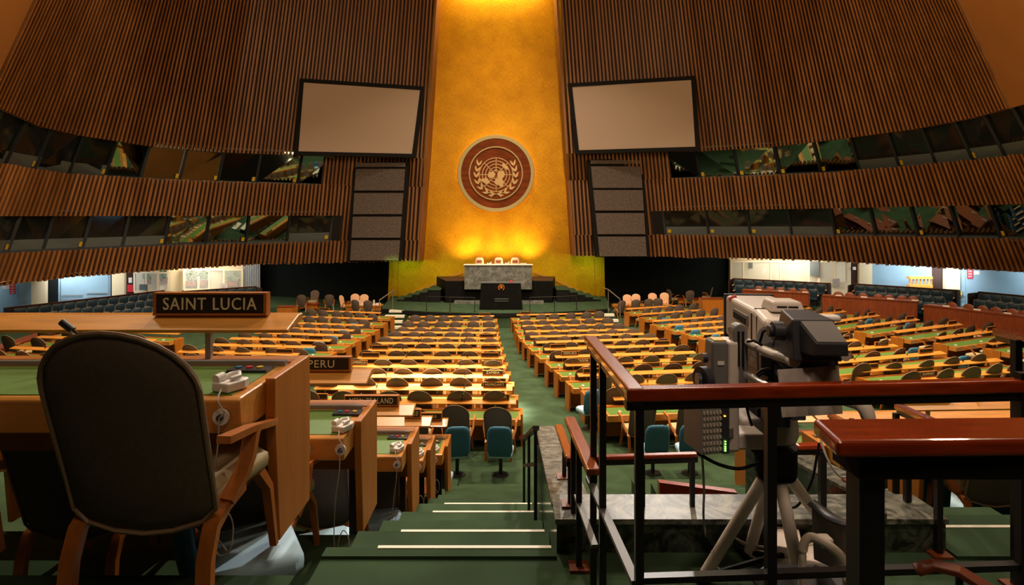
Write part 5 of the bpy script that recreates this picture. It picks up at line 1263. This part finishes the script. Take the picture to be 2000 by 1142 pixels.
b = MB(); b.sweep([(p+q)/2 for p, q in zip(fr[0::2], bk[0::2])], .030, .012, n=8); b.obj('top_edge', 'cam_dark', r, smooth=50)
b = MB(); b.sweep(smooth_pts([lp(1567, 1150, 2.22), lp(1567, 1100, 2.22), lp(1570, 1062, 2.22), lp(1582, 1049, 2.22), lp(1602, 1055, 2.2), lp(1628, 1072, 2.17), lp(1645, 1090, 2.15), lp(1652, 1112, 2.14), lp(1654, 1150, 2.14)]), .012, .017, n=10); b.obj('armrest', 'cam', r, smooth=60)
b = MB(); b.cbox(lp(1611, 1056, 2.24), (.045, .05, .035)); b.obj('arm_bracket', 'cam', r, bevel=.008)
b = MB(); c = lp(1600, 1150, 2.25); sp = seatpad(.2, .18, c.z-.06, c.z, -.18, .18); sp.v = [(x+c.x, y+c.y, z) for x, y, z in sp.v]; sp.obj('seat', 'cam_dark', r, smooth=40)
b = MB(); b.cyl((c.x, c.y, .05), (c.x, c.y, c.z-.05), .025); b.obj('pedestal', 'black', r)
b = MB(); b.cyl((c.x, c.y, 0), (c.x, c.y, .05), .2, n=20); b.obj('base', 'black', r)
r = empty('low_stool', Vector((1.13, 1.60, CZ-PH)), 0, 'low grey stool with brown curved arm at the bottom right', 'stool')
seatpad(.18, .16, .36, .44, -.16, .2).obj('seat', 'cam_grey', r, smooth=40)
b = MB(); b.sweep([(-.04, .06, .655), (.0, .05, .675), (.05, .02, .675), (.10, -.03, .65)], .045, .018, rect=True); b.obj('armrest', 'counter', r, bevel=.006)
b = MB(); b.cyl((.05, .03, .4), (.05, .02, .67), .009); b.obj('arm_post', 'black', r)
for sx in (-1, 1):
    for sy in (-1, 1): b = MB(); b.cyl((sx*.15, sy*.14, 0), (sx*.12, sy*.1, .38), .015); b.obj('leg', 'black', r)

# ================================================================ ceiling, lights, camera
mb = MB(); n = 40; mb.prism([(CX+24*math.cos(2*math.pi*i/n), 22+27*math.sin(2*math.pi*i/n), CZ+17.5) for i in range(n)], (0, 0, .3)); struct(mb.obj('ceiling', 'plaster'))
def area(name, loc, to, size, power, col=(1, .78, .5), sy=None, spread=None):
    l = bpy.data.lights.new(name, 'AREA'); l.energy = power; l.color = col; l.size = size
    if sy: l.shape = 'RECTANGLE'; l.size_y = sy
    if spread: l.spread = math.radians(spread)
    o = bpy.data.objects.new(name, l); COL.objects.link(o); o.location = loc
    o.rotation_euler = (Vector(to)-Vector(loc)).to_track_quat('-Z', 'Y').to_euler(); return o
def spot(name, loc, to, ang, power, col=(1, .8, .55), blend=.5, size=.15):
    l = bpy.data.lights.new(name, 'SPOT'); l.energy = power; l.color = col; l.spot_size = math.radians(ang); l.spot_blend = blend; l.shadow_soft_size = size
    o = bpy.data.objects.new(name, l); COL.objects.link(o); o.location = loc
    o.rotation_euler = (Vector(to)-Vector(loc)).to_track_quat('-Z', 'Y').to_euler(); return o
WARM = (1, .72, .42)
for (x, y, p) in ((-3, 15, 800), (6, 15, 950), (-4, 23, 800), (5, 23, 850), (-13, 23, 900), (14, 23, 1300), (0, 31, 1100), (15, 15, 1150), (-12, 14, 520)):
    area('downlight', (x, y, CZ+15.5), (x, y+.5, 0), 1.2, p, (1, .80, .55), spread=110)
# wash on the slatted walls
for s in (-1, 1):
    area('wall_wash', (s*3, 14, CZ+9), (s*17, 30, CZ+5), 3, 1150, (1, .70, .38))
    area('wall_wash', (s*2, 8, CZ+6), (s*19, 24, CZ+3), 2, 450, (1, .62, .3))
area('back_fill', (1.5, -1.0, CZ+4), (1.5, 4, CZ-1.5), 1.5, 54, (1, .72, .45))
spot('camera_fill', (.4, .6, CZ+5), (1.25, 2.6, CZ-.6), 13, 700, (1, .78, .6), .7, .3)  # added fill spot that brightens the television camera
spot('tier_spot', (-2, 4, CZ+14), (-1.8, 5.4, CZ-2), 26, 2600, (1, .84, .6), .6)
spot('tier_front_spot', (4.5, 19, CZ+8.5), (-1.5, 3.4, CZ-1.6), 20, 5200, (1, .9, .8), .6)
spot('tier_front_spot', (-3.5, 22, CZ+13), (-2.0, 4.2, CZ-1.6), 24, 5200, (1, .88, .72), .6)
spot('tier_front_spot', (4, 23, CZ+13), (4.6, 6.2, CZ-2), 22, 4200, (1, .88, .72), .6)
spot('tier_spot', (5, 5, CZ+14), (5.0, 7, CZ-2), 30, 2200, (1, .84, .6), .6)
for x in (-3.5, -1.3): spot('row_spot', (x, 22, CZ+14), (x, 16.6, 1.8), 11.5, 130000, (1, .88, .80), .5, .3)
spot('row_spot', (3.5, 8, CZ+14), (3.0, 15, 1.8), 14, 3500, (1, .8, .55), .6, .3)
# gold wall: top wash, low glow, added green spots standing in for carpet bounce
area('gold_top', (-1, 41.0, CZ+16.6), (-1, 42.3, CZ+13), 6, 560, (1, .74, .30), .5)
spot('gold_upper', (-1, 28, CZ+15), (-1.1, 42, CZ+9), 34, 1000, (1, .66, .2), .9, .5)
for x in (-2.75, -1.5, -.35, .95): spot('gold_glow', (x, 39.1, dtz-.25), (x*1.25, 42, CZ-1.0), 60, (560 if -2 < x < 0 else 850), (1, .66, .16), 1.0, .15)
spot('gold_mid', (-1, 30, CZ+12), (-1.1, 42, CZ+3), 34, 1150, (1, .66, .2), .9, .5)
for (x, x2, p) in ((-8.0, -6.5, 230), (6.0, 4.6, 230), (-4.6, -3.6, 100), (2.6, 1.6, 100)): spot('carpet_bounce_spot', (x, 37.2, SZ+2.6), (x2, 42, CZ-3.9), 60, p, (.5, 1, .08), 1.0, .2)
spot('stage_spot', (-1, 28, CZ+14), (-1, 36.5, SZ), 34, 7500, (1, .9, .75), .8, .4)
spot('dais_spot', (-1, 31, CZ+13), (-1, 39.4, CZ-2.8), 9, 8500, (1, .80, .62), .5, .2)
for s, x in ((-1, -9), (1, 7)):
    spot('steps_spot', (x*.6, 30, CZ+13), (x, 34.5, .5), 14, 4200, (1, .88, .75), .5, .2)
# bright rooms under the galleries
for (x, y, tx, ty, p, c) in ((-25.5, 27.5, -27, 31, 260, (.85, .93, 1)), (-22, 33, -24, 36, 300, (.9, .95, 1)), (-18, 38, -19, 41, 420, (1, .9, .72)), (17, 39, 18, 42, 250, (1, .9, .72)), (23, 34.5, 24, 37, 330, (.88, .94, 1)), (27, 29.5, 29, 33, 330, (.85, .93, 1))):
    area('gallery_light', (x, y, CZ-2.55), (tx, ty, CZ-4.2), 3.5, p*.62, c, .8)
w = bpy.data.worlds.new('world'); SC.world = w; w.use_nodes = True
w.node_tree.nodes['Background'].inputs[0].default_value = (1, .62, .35, 1); w.node_tree.nodes['Background'].inputs[1].default_value = .012
cam = bpy.data.cameras.new('camera'); cam.lens = 21.6; cam.sensor_width = 36; cam.shift_y = -(571-430)/2000.0; cam.clip_end = 200
co = bpy.data.objects.new('camera', cam); COL.objects.link(co); co.location = (0, 0, CZ); co.rotation_euler = (math.pi/2, 0, 0); SC.camera = co
SC.view_settings.view_transform = 'Standard'; SC.view_settings.look = 'None'; SC.view_settings.gamma = 1; SC.view_settings.exposure = 0.0
SC.cycles.max_bounces = 5; SC.cycles.use_denoising = True; SC.cycles.sample_clamp_indirect = 4.0
for o in COL.objects:
    for k in ('_L', '_rz'):
        if k in o: del o[k]
print('delegate chairs', cntc[0])
